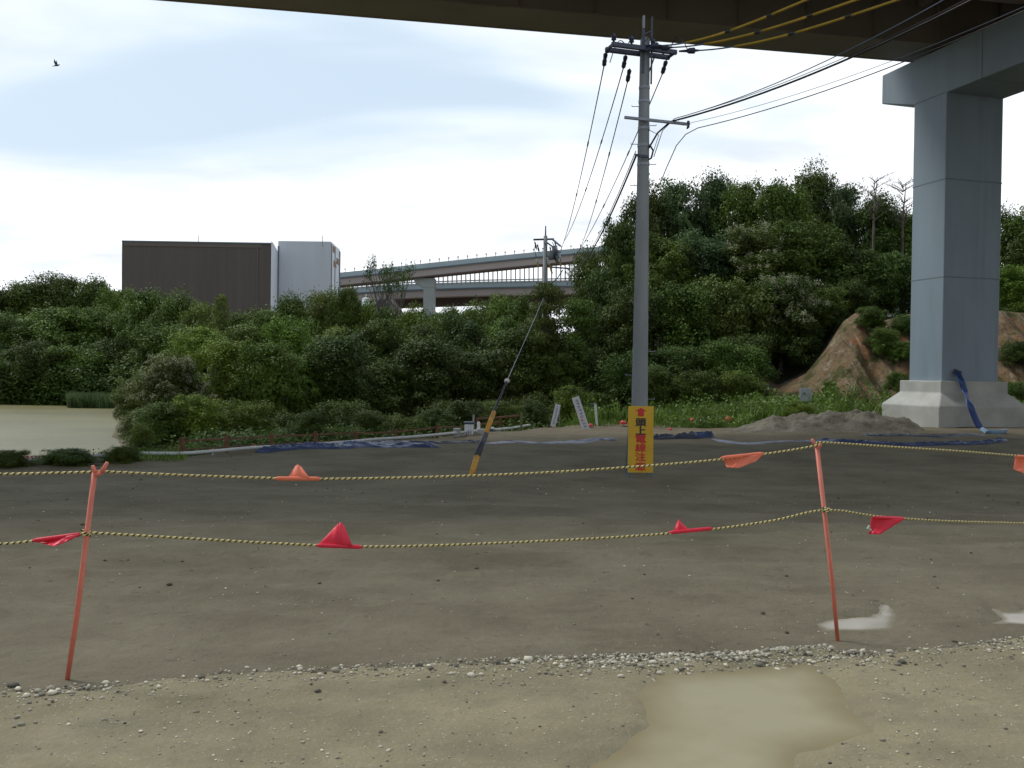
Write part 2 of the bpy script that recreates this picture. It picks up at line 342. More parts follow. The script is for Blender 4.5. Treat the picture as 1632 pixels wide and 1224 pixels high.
# ------------------------------------------------------------------ stones
def ico():
    t = (1 + 5 ** .5) / 2
    v = np.array([(-1, t, 0), (1, t, 0), (-1, -t, 0), (1, -t, 0), (0, -1, t), (0, 1, t), (0, -1, -t), (0, 1, -t), (t, 0, -1), (t, 0, 1), (-t, 0, -1), (-t, 0, 1)], float); v /= np.linalg.norm(v[0])
    f = np.array([(0, 11, 5), (0, 5, 1), (0, 1, 7), (0, 7, 10), (0, 10, 11), (1, 5, 9), (5, 11, 4), (11, 10, 2), (10, 7, 6), (7, 1, 8), (3, 9, 4), (3, 4, 2), (3, 2, 6), (3, 6, 8), (3, 8, 9), (4, 9, 5), (2, 4, 11), (6, 2, 10), (8, 6, 7), (9, 8, 1)])
    return v, f
IV, IF = ico()
def stones(name, xs, ys, sz, m, flat=0.6, lift=0.15):
    n = len(xs); zs = gz(xs, ys)
    onr = ys < road_edge(xs); zs = zs + np.where(onr, 0.008, 0)
    v = IV[None] * (1 + 0.35 * (nr.rand(n, 12, 1) - 0.5)); v = v * np.stack([0.7 + 0.6 * nr.rand(n), 0.7 + 0.6 * nr.rand(n), flat * (0.7 + 0.6 * nr.rand(n))], -1)[:, None, :]
    a = nr.rand(n) * 6.28; ca, sa = np.cos(a)[:, None], np.sin(a)[:, None]
    vx = v[..., 0] * ca - v[..., 1] * sa; vy = v[..., 0] * sa + v[..., 1] * ca
    v = np.stack([vx, vy, v[..., 2]], -1) * sz[:, None, None] / 2
    v += np.stack([xs, ys, zs + sz * lift], -1)[:, None, :]
    f = IF[None] + (np.arange(n) * 12)[:, None, None]
    o = mkobj(name, v.reshape(-1, 3), f.reshape(-1, 3), m); return o
m_stone = mat('pale_crushed_stone', col=(0.38, 0.35, 0.28), rough=0.8, island=0.8, spec=0.3)
m_clod = mat('dark_soil_clods', col=(0.095, 0.082, 0.058), rough=0.9, island=0.4, spec=0.2)
bx = nr.uniform(-7, 8, 60000); dens = np.clip(0.48 + 1.3 * fbm(bx * 0.8, bx * 0 + 7.7, 3), 0.12, 1) * np.where(bx > 0.0, 1.0, 0.85)
keep = nr.rand(len(bx)) < dens * 0.42; bx = bx[keep]
by = road_edge(bx) - 0.04 + np.abs(nr.normal(0, 0.05, len(bx))) - np.abs(nr.normal(0, 0.17, len(bx)))
bs = np.clip(nr.lognormal(-4.6, 0.55, len(bx)), 0.004, 0.05)
sx = nr.uniform(-7, 8, 16000); sy = nr.uniform(2.2, 5.2, 16000); k2 = (sy < road_edge(sx)) & (nr.rand(16000) < np.clip(0.35 + 1.6 * fbm(sx * 1.3, sy * 1.3, 3), 0.08, 1)); sx, sy = sx[k2], sy[k2]
inp = np.zeros(len(sx), bool)
for P in PUD: inp |= poly_sd(sx, sy, P) > -0.03
sx, sy = sx[~inp], sy[~inp]; ss = np.clip(nr.lognormal(-4.9, 0.45, len(sx)), 0.003, 0.03)
lx = nr.uniform(-12, 14, 11000); ly = 5.0 + nr.rand(11000) ** 1.3 * 13; k3 = (ly > road_edge(lx)) & (nr.rand(11000) < np.clip(.45 + 1.2 * fbm(lx * .8, ly * .8, 3), .05, 1)); lx, ly = lx[k3], ly[k3]; ls = np.clip(nr.lognormal(-4.95, 0.55, len(lx)), 0.004, 0.04)
tag(stones('gravel', np.concatenate([bx, sx, lx]), np.concatenate([by, sy, ly]), np.concatenate([bs, ss, ls]), m_stone), 'pale crushed stones strewn along the edge of the dirt road', 'gravel', kind='stuff')
dx = nr.uniform(-14, 16, 9000); dy = 5.4 + nr.rand(9000) ** 0.8 * 22; k4 = (dy < Yb(dx) - 0.3) & (nr.rand(9000) < np.clip(0.05 + 1.2 * fbm(dx * 0.7, dy * 0.7, 3), 0, 1)); dx, dy = dx[k4], dy[k4]
tag(stones('soil_clods', dx, dy, np.clip(nr.lognormal(-4.1, 0.5, len(dx)), 0.008, 0.06), m_clod, flat=0.5), 'dark crumbs of wet soil scattered over the bare lot', 'soil', kind='stuff')

# ------------------------------------------------------------------ viaduct overhead and its pier
m_steelblue = mat('blue_grey_painted_steel', col=(0.225, 0.285, 0.335), rough=0.6, var=0.08, vscale=0.5, coords='World', stretch=(1, 1, 0.3), bump=0.002, bscale=3)
grit(m_steelblue, 0.9, 0.35, (0.14, 0.175, 0.19), (1.5, 1.5, .10), (.52, .70))
m_conc = mat('pale_pier_concrete', col=(0.36, 0.36, 0.33), rough=0.85, var=0.14, vscale=1.2, bump=0.006, bscale=14, coords='World', col2=(0.47, 0.47, 0.44))
m_girder = mat('brown_grey_girder_paint', col=(0.25, 0.215, 0.195), rough=0.6, var=0.1, vscale=0.4, coords='World')
m_deck = mat('deck_underside_concrete', col=(0.26, 0.25, 0.23), rough=0.9, var=0.15, vscale=0.6, coords='World', bump=0.01, bscale=6)
m_seam = mat('dark_steel_seam', col=(0.15, 0.19, 0.22), rough=0.7)
uh = Vector(((400 - 816) / F, 1, 0)).normalized(); wh = Vector((uh.y, -uh.x, 0)) * 1.0
wh = Vector((uh.y, -uh.x, 0)); 
if wh.x < 0: wh = -wh
E0 = U(1505, 400, 38.0)
tF = solve(E0, uh, 1452.5, 0, 12); tS = solve(E0, uh, 1401 - 0.0, 0, 14); sR = solve(E0, wh, 1594.5, 0, 12)
def q(t, s, z): p = E0 + uh * t + wh * s; return Vector((p.x, p.y, z))
zb0 = U(1503, 607, q(0, 0, 0).y).z                       # column foot
zcb = U(1508, 147, q(0, 0, 0).y).z                       # cap soffit
zct = U(1401, 120, q(tS, 0, 0).y).z                      # cap top
ztip = U(1401, 166, q(tS, 0, 0).y).z
gpier = gz1(E0.x, E0.y)
pier = thing('bridge_pier', q(tF / 2, sR / 2, gpier), 'blue grey steel pier on a stepped concrete foot at the right, carrying the viaduct', 'bridge pier')
def rect(t0, t1, s0, s1, z): return [q(t0, s0, z), q(t0, s1, z), q(t1, s1, z), q(t1, s0, z)]
MB().hexa(rect(0, tF, 0, sR, zb0 - 0.3) + rect(0, tF, 0, sR, zcb + 0.2)).build('column', m_steelblue, pier, bevel=0.04)
for zz_ in (zb0 + (zcb - zb0) * 0.36, zb0 + (zcb - zb0) * 0.70):
    a = -0.006; MB().hexa(rect(a, tF - a, a, sR - a, zz_) + rect(a, tF - a, a, sR - a, zz_ + 0.05)).build('weld_seam', m_seam, pier)
LEN = 17
cap = MB().prism([q(tS, -0.02, zct), q(tS, -0.02, ztip), q(tF, -0.02, zcb), q(-LEN, -0.02, zcb), q(-LEN, -0.02, zct)], wh * (sR + 0.04))
cap.build('cap_beam', m_steelblue, pier, bevel=0.05)
mb = MB(); mb.hexa([q(-1.9, -0.03, zcb - 0.004), q(-1.86, -0.03, zcb - 0.004), q(-1.86, sR + .03, zcb - 0.004), q(-1.9, sR + .03, zcb - 0.004), q(-1.9, -0.03, zct + .004), q(-1.86, -0.03, zct + .004), q(-1.86, sR + .03, zct + .004), q(-1.9, sR + .03, zct + .004)])
mb.build('cap_joint', m_seam, pier)
# plinth: upright block, flared skirt, upright foot
f1, f2 = 0.27, 0.80
zp1 = zb0 - 0.50; zp2 = zp1 - 0.55; zp3 = min(zp2 - 0.7, gpier - 0.3)
def ring(e_, z): return rect(-e_, tF + e_, -e_, sR + e_, z)
mb = MB(); rings = [ring(f2, zp3), ring(f2, zp2), ring(f1, zp1), ring(f1, zb0)]
vs_ = [p for r_ in rings for p in r_]; fs = [(3, 2, 1, 0), (12, 13, 14, 15)]
for j in range(3):
    for k in range(4): k2 = (k + 1) % 4; fs.append((4 * j + k, 4 * j + k2, 4 * j + 4 + k2, 4 * j + 4 + k))
mb.add(vs_, fs); mb.build('plinth', m_conc, pier, bevel=0.04)
# second column of the portal, off frame but carrying the beam
MB().hexa(rect(-LEN, -LEN + tF, 0, sR, -0.6) + rect(-LEN, -LEN + tF, 0, sR, zcb + 0.1)).build('column', m_steelblue, pier)

Zg = zct + 0.30
P1 = UZ(1445, 97, Zg); P2 = UZ(270, 0, Zg); gd = (P1 - P2).normalized(); gn = Vector((gd.y, -gd.x, 0))
if gn.y > 0: gn = -gn                                   # towards the camera
def b(t, s, z): p = P1 + gd * t + gn * s; return Vector((p.x, p.y, z))
LA, LB = -110, 90
via = thing('road_viaduct', b(0, 10, Zg), 'brown steel box girder viaduct crossing over the lot at the top of the view', 'viaduct')
BW, BH = 2.1, 2.35
for k in range(3):
    s0 = k * 6.6
    MB().hexa([b(LA, s0, Zg), b(LB, s0, Zg), b(LB, s0 + BW, Zg), b(LA, s0 + BW, Zg), b(LA, s0 + 0.06, Zg + BH), b(LB, s0 + 0.06, Zg + BH), b(LB, s0 + BW - 0.06, Zg + BH), b(LA, s0 + BW - 0.06, Zg + BH)]).build('box_girder', m_girder, via)
    # flange lips and web stiffeners
    fl = MB()
    for s_ in (s0 - 0.07, s0 + BW - 0.03): fl.hexa([b(LA, s_, Zg - 0.03), b(LB, s_, Zg - 0.03), b(LB, s_ + 0.1, Zg - 0.03), b(LA, s_ + 0.1, Zg - 0.03), b(LA, s_, Zg + 0.035), b(LB, s_, Zg + 0.035), b(LB, s_ + 0.1, Zg + 0.035), b(LA, s_ + 0.1, Zg + 0.035)])
    for t_ in range(-60, 40, 3):
        s_ = s0 + BW - 0.04; fl.hexa([b(t_, s_, Zg + 0.04), b(t_ + 0.03, s_, Zg + 0.04), b(t_ + 0.03, s_ + 0.16, Zg + 0.04), b(t_, s_ + 0.16, Zg + 0.04), b(t_, s_, Zg + BH - .02), b(t_ + 0.03, s_, Zg + BH - .02), b(t_ + 0.03, s_ + 0.16, Zg + BH - .02), b(t_, s_ + 0.16, Zg + BH - .02)])
    fl.build('flange_lip', m_girder, via)
for t_ in range(-25, 22, 6):
    for k in range(2):
        s0 = k * 6.6 + BW; cb = MB(); cb.hexa([b(t_, s0 + .15, Zg + BH - 0.9), b(t_ + 0.25, s0 + .15, Zg + BH - 0.9), b(t_ + 0.25, s0 + 4.45, Zg + BH - 0.9), b(t_, s0 + 4.45, Zg + BH - 0.9), b(t_, s0 + .15, Zg + BH - 0.01), b(t_ + 0.25, s0 + .15, Zg + BH - 0.01), b(t_ + 0.25, s0 + 4.45, Zg + BH - 0.01), b(t_, s0 + 4.45, Zg + BH - 0.01)]); cb.build('cross_beam', m_girder, via)
dk = MB(); dk.hexa([b(LA, -1.6, Zg + BH), b(LB, -1.6, Zg + BH), b(LB, 18.2, Zg + BH), b(LA, 18.2, Zg + BH), b(LA, -1.6, Zg + BH + .35), b(LB, -1.6, Zg + BH + .35), b(LB, 18.2, Zg + BH + .35), b(LA, 18.2, Zg + BH + .35)])
dk.build('deck_slab', m_deck, via)
for s_ in (-1.6, 17.9):
    MB().hexa([b(LA, s_, Zg + BH + .352), b(LB, s_, Zg + BH + .352), b(LB, s_ + .3, Zg + BH + .352), b(LA, s_ + .3, Zg + BH + .352), b(LA, s_, Zg + BH + 1.4), b(LB, s_, Zg + BH + 1.4), b(LB, s_ + .3, Zg + BH + 1.4), b(LA, s_ + .3, Zg + BH + 1.4)]).build('parapet', m_conc, via)
for k in range(3):
    s0 = k * 6.6 + BW / 2
    # point of the girder axis above the cap centreline
    best = min((abs((b(t_ / 10, s0, 0) - q(0, sR / 2, 0)).dot(wh)), t_ / 10) for t_ in range(-100, 200))[1]
    c_ = b(best, s0, (zct + Zg) / 2 - 0.01); MB().box(c_, (1.0, 0.9, Zg - zct - 0.07)).build('bearing', m_seam, via)

# ------------------------------------------------------------------ the big hall
m_dark = mat('dark_brown_cladding', col=(0.122, 0.104, 0.092), rough=0.7, var=0.10, vscale=0.3, coords='World', stretch=(4, 4, 0.2))
m_band = mat('grey_brown_parapet_band', col=(0.15, 0.135, 0.12), rough=0.7)
m_white = mat('pale_wall_cladding', col=(0.60, 0.64, 0.70), rough=0.6, var=0.05, vscale=0.2, coords='World', stretch=(3, 3, 0.3))
m_gap = mat('dark_blue_grey_joint', col=(0.09, 0.12, 0.17), rough=0.6)
m_rust = mat('rust_stain_brown', col=(0.25, 0.15, 0.10), rough=0.8)
YB = 150.0
hall = thing('hall', U(360, 560, YB), 'huge windowless hall behind the wood, dark brown front with a pale wing', 'building')
def facade(px0, px1, ytop, ybot, Y0, Y1, thick, name, m, parent=hall):
    a0 = U(px0, ytop, Y0); a1 = U(px1, ytop, Y1); zt = a0.z; zb_ = U(px0, ybot, Y0).z
    back = Vector((-0.30, 1, 0)) * thick
    P_ = [Vector((a0.x, a0.y, zb_)), Vector((a1.x, a1.y, zb_)), Vector((a1.x, a1.y, zb_)) + back, Vector((a0.x, a0.y, zb_)) + back]
    return MB().hexa(P_ + [Vector((p.x, p.y, zt)) for p in P_]).build(name, m, parent)
facade(194.5, 432, 384, 600, YB, YB + 0.5, 30, 'dark_wall', m_dark)
facade(194, 432.5, 383, 385, YB - .15, YB + 0.35, 30, 'coping', m_seam)
facade(197, 417, 385.5, 391.5, YB - 0.1, YB + .4, 0.08, 'parapet_band', m_band)
facade(409.5, 411.2, 392, 600, YB + .2, YB + .2, 0.1, 'downpipe', m_band)
wr = MB(); a = U(432.4, 384.5, YB + .45); bq = U(443, 389, YB + 13); zb_ = U(432, 600, YB).z
wr.hexa([Vector((a.x, a.y, zb_)), Vector((bq.x, bq.y, zb_)), Vector((bq.x - 3, bq.y + 2, zb_)), Vector((a.x - .01, a.y + .5, zb_)), a, Vector((bq.x, bq.y, a.z)), Vector((bq.x - 3, bq.y + 2, a.z)), Vector((a.x - .01, a.y + .5, a.z))]); wr.build('return_wall', m_white, hall)
facade(442.7, 444.6, 392, 600, YB + 12.8, YB + 12.8, 0.3, 'wall_joint', m_gap)
zt_ = U(527, 385, YB + 12.9).z
wg = MB(); c0 = U(443.5, 385, YB + 13); c1 = U(527.5, 385, YB + 13)
t1 = 0
for k in range(400):
    pz = Vector((c1.x + 0.02 * k * 1, c1.y + k * 0.2, 0))
    if proj(Vector((pz.x, pz.y, 20)))[0] > 541: break
# receding right side reaches photo x=541
sidev = None
for Yx in np.linspace(YB + 14, YB + 60, 200):
    pz = U(541.5, 398, float(Yx))
    if pz.z >= zt_: sidev = pz; break
if sidev is None: sidev = U(541.5, 398, YB + 20)
c2 = Vector((sidev.x, sidev.y, 0)); bk = Vector((c0.x, sidev.y, 0))
wg.prism([Vector((c0.x, c0.y, zb_)), Vector((c1.x, c1.y, zb_)), Vector((c2.x, c2.y, zb_)), Vector((bk.x, bk.y, zb_))], (0, 0, zt_ - zb_)); wg.build('pale_wing', m_white, hall)
for f_, m_, w_ in ((0.02, m_gap, 0.35), (0.42, m_seam, 0.25), (0.93, m_gap, 0.5)):
    p_ = c1.lerp(c2, f_); p_.z = 0; dd = (Vector((c2.x, c2.y, 0)) - Vector((c1.x, c1.y, 0))).normalized(); nn = Vector((dd.y, -dd.x, 0))
    MB().prism([Vector((p_.x, p_.y, zb_)) + nn * .06, Vector((p_.x, p_.y, zb_)) + dd * w_ * 3 + nn * .06, Vector((p_.x, p_.y, zb_)) + dd * w_ * 3 - nn * .1, Vector((p_.x, p_.y, zb_)) - nn * .1], (0, 0, zt_ - zb_ - 0.3)).build('wall_joint', m_, hall)
for f_, yy_ in ((0.2, 406), (0.3, 428), (0.62, 420)):
    p_ = c1.lerp(c2, f_); z_ = U(534, yy_, YB + 20).z; dd = (Vector((c2.x, c2.y, 0)) - Vector((c1.x, c1.y, 0))).normalized(); nn = Vector((dd.y, -dd.x, 0)); o_ = Vector((p_.x, p_.y, z_))
    MB().prism([o_ + nn * .08, o_ + dd * 3 + nn * .08, o_ + dd * 3 - nn * .1, o_ - nn * .1], (0, 0, 1.0)).build('wall_vent', m_rust, hall)
for px_ in (316, 514):
    p_ = U(px_, 384, YB + 4); MB().tube([p_ - Vector((0, 0, 1)), p_ + Vector((0, 0, 0.9))], 0.05, 6).build('roof_mast', m_seam, hall)

# ------------------------------------------------------------------ distant elevated road (two decks)
m_far_web = mat('mauve_grey_girder_paint', col=(0.44, 0.39, 0.38), rough=0.6, var=0.06, vscale=0.1, coords='World')
m_far_par = mat('pale_blue_parapet_panel', col=(0.42, 0.52, 0.56), rough=0.5, var=0.06, vscale=0.3, coords='World')
m_far_dark = mat('dark_brown_flange_paint', col=(0.12, 0.08, 0.075), rough=0.7)
m_far_conc = mat('pale_far_pier_concrete', col=(0.36, 0.40, 0.40), rough=0.8, var=0.08, vscale=0.2, coords='World')
YU = 205.0
def ribbon(pts_top, pts_bot, Y, depth, name, m, parent):
    mb = MB(); n = len(pts_top)
    T = [U(a, b_, Y) for a, b_ in pts_top]; B_ = [U(a, b_, Y) for a, b_ in pts_bot]; dv = Vector((0, depth, 0))
    vs2 = []
    for t_, b2 in zip(T, B_): vs2 += [b2, t_, t_ + dv, b2 + dv]
    fs2 = [(3, 2, 1, 0)]
    for i in range(n - 1):
        for k in range(4): k2 = (k + 1) % 4; fs2.append((4 * i + k, 4 * i + k2, 4 * i + 4 + k2, 4 * i + 4 + k))
    e_ = 4 * (n - 1); fs2.append((e_, e_ + 1, e_ + 2, e_ + 3)); mb.add(vs2, [f[::-1] for f in fs2]); return mb.build(name, m, parent)
up_top = [(480, 440), (540, 434.5), (600, 428.5), (665, 421), (760, 411), (860, 401), (930, 395), (1010, 389)]
def off(L, d): return [(a, b_ + d) for a, b_ in L]
fe = thing('elevated_road', U(700, 560, YU), 'upper deck of the distant elevated road rising to the right beyond the wood', 'elevated road', 'decks of the distant elevated road')
ribbon(up_top, off(up_top, 7.5), YU, 0.4, 'parapet', m_far_par, fe)
ribbon(off(up_top, 7.3), off(up_top, 9.3), YU - 0.4, 12, 'deck_edge', m_seam, fe)
ribbon(off(up_top, 9.2), off(up_top, 20.0), YU, 3.5, 'girder', m_far_web, fe)
ribbon(off(up_top, 19.9), off(up_top, 21.8), YU - 0.15, 3.8, 'bottom_flange', m_far_dark, fe)
pp = MB(); xs_ = [p[0] for p in up_top]; ys_ = [p[1] for p in up_top]
for px_ in list(range(550, 940, 15)):
    y_ = float(np.interp(px_, xs_, ys_)); p_ = U(px_, y_ + 1, YU + 1.5); pp.bar(p_, p_ + Vector((0, 0, 0.75)), 0.12, 0.12); pp.box(p_ + Vector((0, 0, 0.8)), (0.3, 0.3, 0.25))
pp.build('marker_posts', m_seam, fe)
lo_top = [(480, 463), (560, 458), (600, 455), (665, 452), (760, 449), (860, 447), (940, 446), (1010, 445)]
fl_ = thing('elevated_road', U(700, 560, YU + 22), 'lower deck of the distant elevated road with an open barrier of upright posts', 'elevated road', 'decks of the distant elevated road')
ribbon(lo_top, off(lo_top, 9), YU + 22, 0.4, 'parapet', m_far_par, fl_)
ribbon(off(lo_top, 8.9), off(lo_top, 11), YU + 21.6, 10, 'deck_edge', m_seam, fl_)
ribbon(off(lo_top, 11), off(lo_top, 22), YU + 22, 3.5, 'girder', m_far_web, fl_)
ribbon(off(lo_top, 22), off(lo_top, 37), YU + 30, 3.5, 'inner_girder', m_far_dark, fl_)
lp = MB(); xl = [p[0] for p in lo_top]; yl = [p[1] for p in lo_top]
for k in range(60):
    px_ = 548 + k * 7.2
    if px_ > 930: break
    y_ = float(np.interp(px_, xl, yl)); yt = float(np.interp(px_, xs_, ys_)) + 16
    pa = U(px_, y_ + 2, YU + 21.8); pb = U(px_, min(y_ - 3, max(yt, y_ - 26)), YU + 21.8); lp.bar(pa, pb, 0.30, 0.30)
lp.build('barrier_posts', m_far_web, fl_)
lo2 = [(a, b_ + 1.5) for a, b_ in lo_top]
ribbon(off(lo_top, -3.2), off(lo_top, -1.2), YU + 22.0, 0.1, 'barrier_rail', m_far_par, fl_)
# its pier
fp = thing('bridge_pier', U(684, 560, YU + 3), 'pale concrete T shaped pier under the distant elevated road', 'bridge pier')
Yp = YU + 1.0
zt1 = U(676, 440.5, Yp).z
def col_at(px0, px1, py0, py1, Y, dep, name, m, par):
    a_ = U(px0, py0, Y); b_ = U(px1, py0, Y); z0 = U(px0, py1, Y).z
    return MB().hexa([Vector((a_.x, Y, z0)), Vector((b_.x, Y, z0)), Vector((b_.x, Y + dep, z0)), Vector((a_.x, Y + dep, z0)), Vector((a_.x, Y, a_.z)), Vector((b_.x, Y, a_.z)), Vector((b_.x, Y + dep, a_.z)), Vector((a_.x, Y + dep, a_.z))]).build(name, m, par)
col_at(675, 692, 447, 560, Yp, 4.5, 'shaft', m_far_conc, fp)
a_ = [(660, 443), (660, 449), (675, 458), (692.5, 458), (692.5, 443)]
MB().prism([U(x_, y_, Yp - .1) for x_, y_ in a_], (0, 5, 0)).build('pier_head', m_far_conc, fp)
for px_ in (664, 672, 680, 688): MB().box(U(px_, 441.8, Yp + 1.2), (0.7, 0.8, 0.5)).build('bearing', m_far_dark, fp)

# small buildings glimpsed below the elevated road
m_roof = mat('brown_tiled_roof', col=(0.11, 0.085, 0.075), rough=0.8, var=0.2, vscale=3, coords='World')
m_wallw = mat('white_house_wall', col=(0.55, 0.56, 0.55), rough=0.8, var=0.06, vscale=1, coords='World')
m_red = mat('red_sheet', col=(0.50, 0.05, 0.03), rough=0.6)
YH = 140
hs = thing('house', U(617, 505, YH), 'small house with a brown gabled roof peeping over the wood under the elevated road', 'house')
pa, pb, pc = U(603, 494, YH), U(631, 494, YH), U(618, 476, YH)
MB().prism([pa, pb, pc], (0, 8, 0)).build('wall', m_wallw, hs)
for u_, v_ in ((pa, pc), (pb, pc)):
    d_ = (v_ - u_).normalized(); st = u_ - d_ * 0.4; en = v_ + d_ * 0.12; MB().add([st + Vector((0, -.5, .05)), en + Vector((0, -.5, .05)), en + Vector((0, 8.5, .05)), st + Vector((0, 8.5, .05)), st + Vector((0, -.5, .35)), en + Vector((0, -.5, .35)), en + Vector((0, 8.5, .35)), st + Vector((0, 8.5, .35))], [(3, 2, 1, 0), (4, 5, 6, 7), (0, 1, 5, 4), (1, 2, 6, 5), (2, 3, 7, 6), (3, 0, 4, 7)]).build('roof_slope', m_roof, hs)
MB().box(U(617, 488, YH - 0.15), (1.0, 0.1, 0.9)).build('window', m_gap, hs)
rb = thing('roof_banner', U(556, 470, YH), 'red sheet glimpsed above the treetops right of the pale wing', 'banner')
MB().prism([U(549, 459, YH), U(566, 466, YH), U(565, 471, YH), U(553, 467, YH)], (0, .15, 0)).build('sheet', m_red, rb); MB().tube([U(557, 500, YH), U(557, 461, YH)], .06, 6).build('pole', m_seam, rb)
tk = thing('storage_silo', U(583, 500, YH), 'pale round silo with a domed top beside the small gabled house', 'silo')
p_ = U(583, 478, YH); MB().tube([Vector((p_.x, p_.y, p_.z - 3)), p_], 0.62, 16).build('tank', m_far_par, tk, smooth=True); MB().ell(p_, (.62, .62, .4), 14, 8).build('dome', m_wallw, tk, smooth=True)
MB().tube([p_ + Vector((0, 0, .3)), p_ + Vector((0, 0, .9))], .12, 8).build('vent', m_wallw, tk)
fr = thing('tilted_truck_bed', U(596, 495, YH - 2), 'white and dark tilted frame in the treetops between the silo and the house', 'machinery')
fb = MB(); fb.bar(U(592, 488, YH), U(604, 474, YH), .35, .5); fb.build('white_beam', m_wallw, fr); MB().bar(U(597, 489, YH + .4), U(609, 475, YH + .4), .4, 1.2).build('dark_beam', m_gap, fr); MB().bar(U(599, 500, YH + .3), U(599, 483, YH + .3), .3, .3).build('prop', m_gap, fr)

# ------------------------------------------------------------------ near utility pole
m_pole = mat('weathered_concrete_pole', col=(0.20, 0.215, 0.225), col2=(0.27, 0.285, 0.295), rough=0.85, vscale=2.5, coords='World', stretch=(1, 1, 0.25), bump=0.002, bscale=30)
m_galv = mat('galvanised_steel', col=(0.30, 0.33, 0.38), rough=0.5, metal=0.4, var=0.1, vscale=6, coords='World')
m_armdark = mat('dark_blue_grey_arm_cover', col=(0.06, 0.075, 0.12), rough=0.5, var=0.2, vscale=8, coords='World')
m_ins = mat('dark_insulator_cover', col=(0.035, 0.045, 0.09), rough=0.35)
m_wire = mat('black_cable', col=(0.02, 0.02, 0.022), rough=0.5)
m_ywire = mat('yellow_cable_sleeve', col=(0.42, 0.27, 0.02), rough=0.5, var=0.12, vscale=3, coords='World')
m_cwire = mat('grey_blue_cable', col=(0.10, 0.14, 0.20), rough=0.5)
m_porc = mat('white_porcelain', col=(0.6, 0.6, 0.56), rough=0.3)
YP = 20.0
pb_ = U(1018.5, 745, YP); pz0 = gz1(pb_.x, pb_.y)
PX, PY = U(1023, 400, YP).x, YP
def PZ(py): return U(1025, py, YP).z
pole = thing('utility_pole', (PX, PY, pz0), 'tall tapered concrete utility pole standing behind the yellow warning sign', 'utility pole')
zt_p = PZ(62)
MB().tube([(PX, PY, pz0 - 0.3), (PX, PY, pz0 + 1), (PX, PY, (pz0 + zt_p) / 2), (PX, PY, zt_p)], [0.19, 0.183, 0.148, 0.105], 24).build('shaft', m_pole, pole, smooth=True)
MB().tube([(PX, PY, zt_p), (PX, PY, zt_p + 0.02)], [0.108, 0.09], 20).build('top_cap', m_galv, pole)
def prad(z): return 0.19 - 0.085 * (z - pz0) / (zt_p - pz0)
for py_ in (140, 162, 205, 232, 262):
    z_ = PZ(py_); MB().tube([(PX, PY, z_ - .03), (PX, PY, z_ + .03)], prad(z_) + 0.008, 20).build('band', m_galv, pole)
k = 0
for py_ in [170, 200, 230, 262, 296] + list(range(560, 640, 38)):
    z_ = PZ(py_)
    sgn = 1 if k % 2 else -1; k += 1
    st = MB(); st.tube([(PX + sgn * prad(z_) * .8, PY, z_), (PX + sgn * (prad(z_) + .15), PY, z_), (PX + sgn * (prad(z_) + .15), PY, z_ + .03)], 0.008, 6); st.build('step_bolt', m_galv, pole)
# double crossarm
zA = PZ(82)
aL = UZ(970, 78, zA + .06); aR = UZ(1078, 90, zA); aL = Vector((aL.x, aL.y, zA)); aR = Vector((aR.x, aR.y, zA))
ax_ = (Vector((aR.x, PY - .0, zA)) - Vector((aL.x, PY, zA)));
AL = Vector((U(968, 80, YP).x, PY - .25, zA)); AR = Vector((U(1075, 88, YP).x, PY + .2, zA)); ad = (AR - AL).normalized(); an = Vector((-ad.y, ad.x, 0))
for s_ in (-1, 1):
    o_ = an * (0.17 * s_); MB().bar(AL + o_, AR + o_, 0.085, 0.10).build('crossarm', m_armdark, pole, bevel=0.01)
for f_ in (0.02, 0.5, 0.98):
    c_ = AL.lerp(AR, f_); MB().bar(c_ - an * .22, c_ + an * .22, 0.05, 0.05).build('arm_tie', m_armdark, pole)
MB().tube([Vector((PX + .08, PY, PZ(118))), AL.lerp(AR, 0.72) + Vector((0, 0, -.05))], 0.016, 6).build('arm_brace', m_armdark, pole)
# riser fittings above the pole top
r1 = MB(); r1.bar((PX - .05, PY - .1, zA - .5), (PX - .05, PY - .1, PZ(40)), .05, .03); r1.bar((PX + .13, PY - .12, zA - .75), (PX + .13, PY - .12, PZ(30)), .035, .035); r1.bar((PX - .05, PY - .1, PZ(58)), (PX + .13, PY - .12, PZ(52)), .03, .03)
r1.build('riser_bracket', m_armdark, pole)
MB().tube([(PX - .05, PY - .1, PZ(48)), (PX - .05, PY - .1, PZ(28))], 0.03, 8).build('riser_pin', m_galv, pole)
# pin insulators on the arm
def insul(c, parent, s=1.0, m=None):
    c = Vector(c); mb = MB(); mb.tube([c, c + Vector((0, 0, .05 * s)), c + Vector((0, 0, .06 * s)), c + Vector((0, 0, .11 * s)), c + Vector((0, 0, .12 * s)), c + Vector((0, 0, .19 * s)), c + Vector((0, 0, .22 * s))], [.025 * s, .03 * s, .065 * s, .05 * s, .07 * s, .05 * s, .015 * s], 12)
    return mb.build('pin_insulator', m or m_ins, parent, smooth=True)
for f_, s_ in ((0.03, -1), (0.30, -1), (0.63, -1), (0.90, 1)): insul(AL.lerp(AR, f_) + an * .17 * s_ + Vector((0, 0, .045)), pole, 0.9)
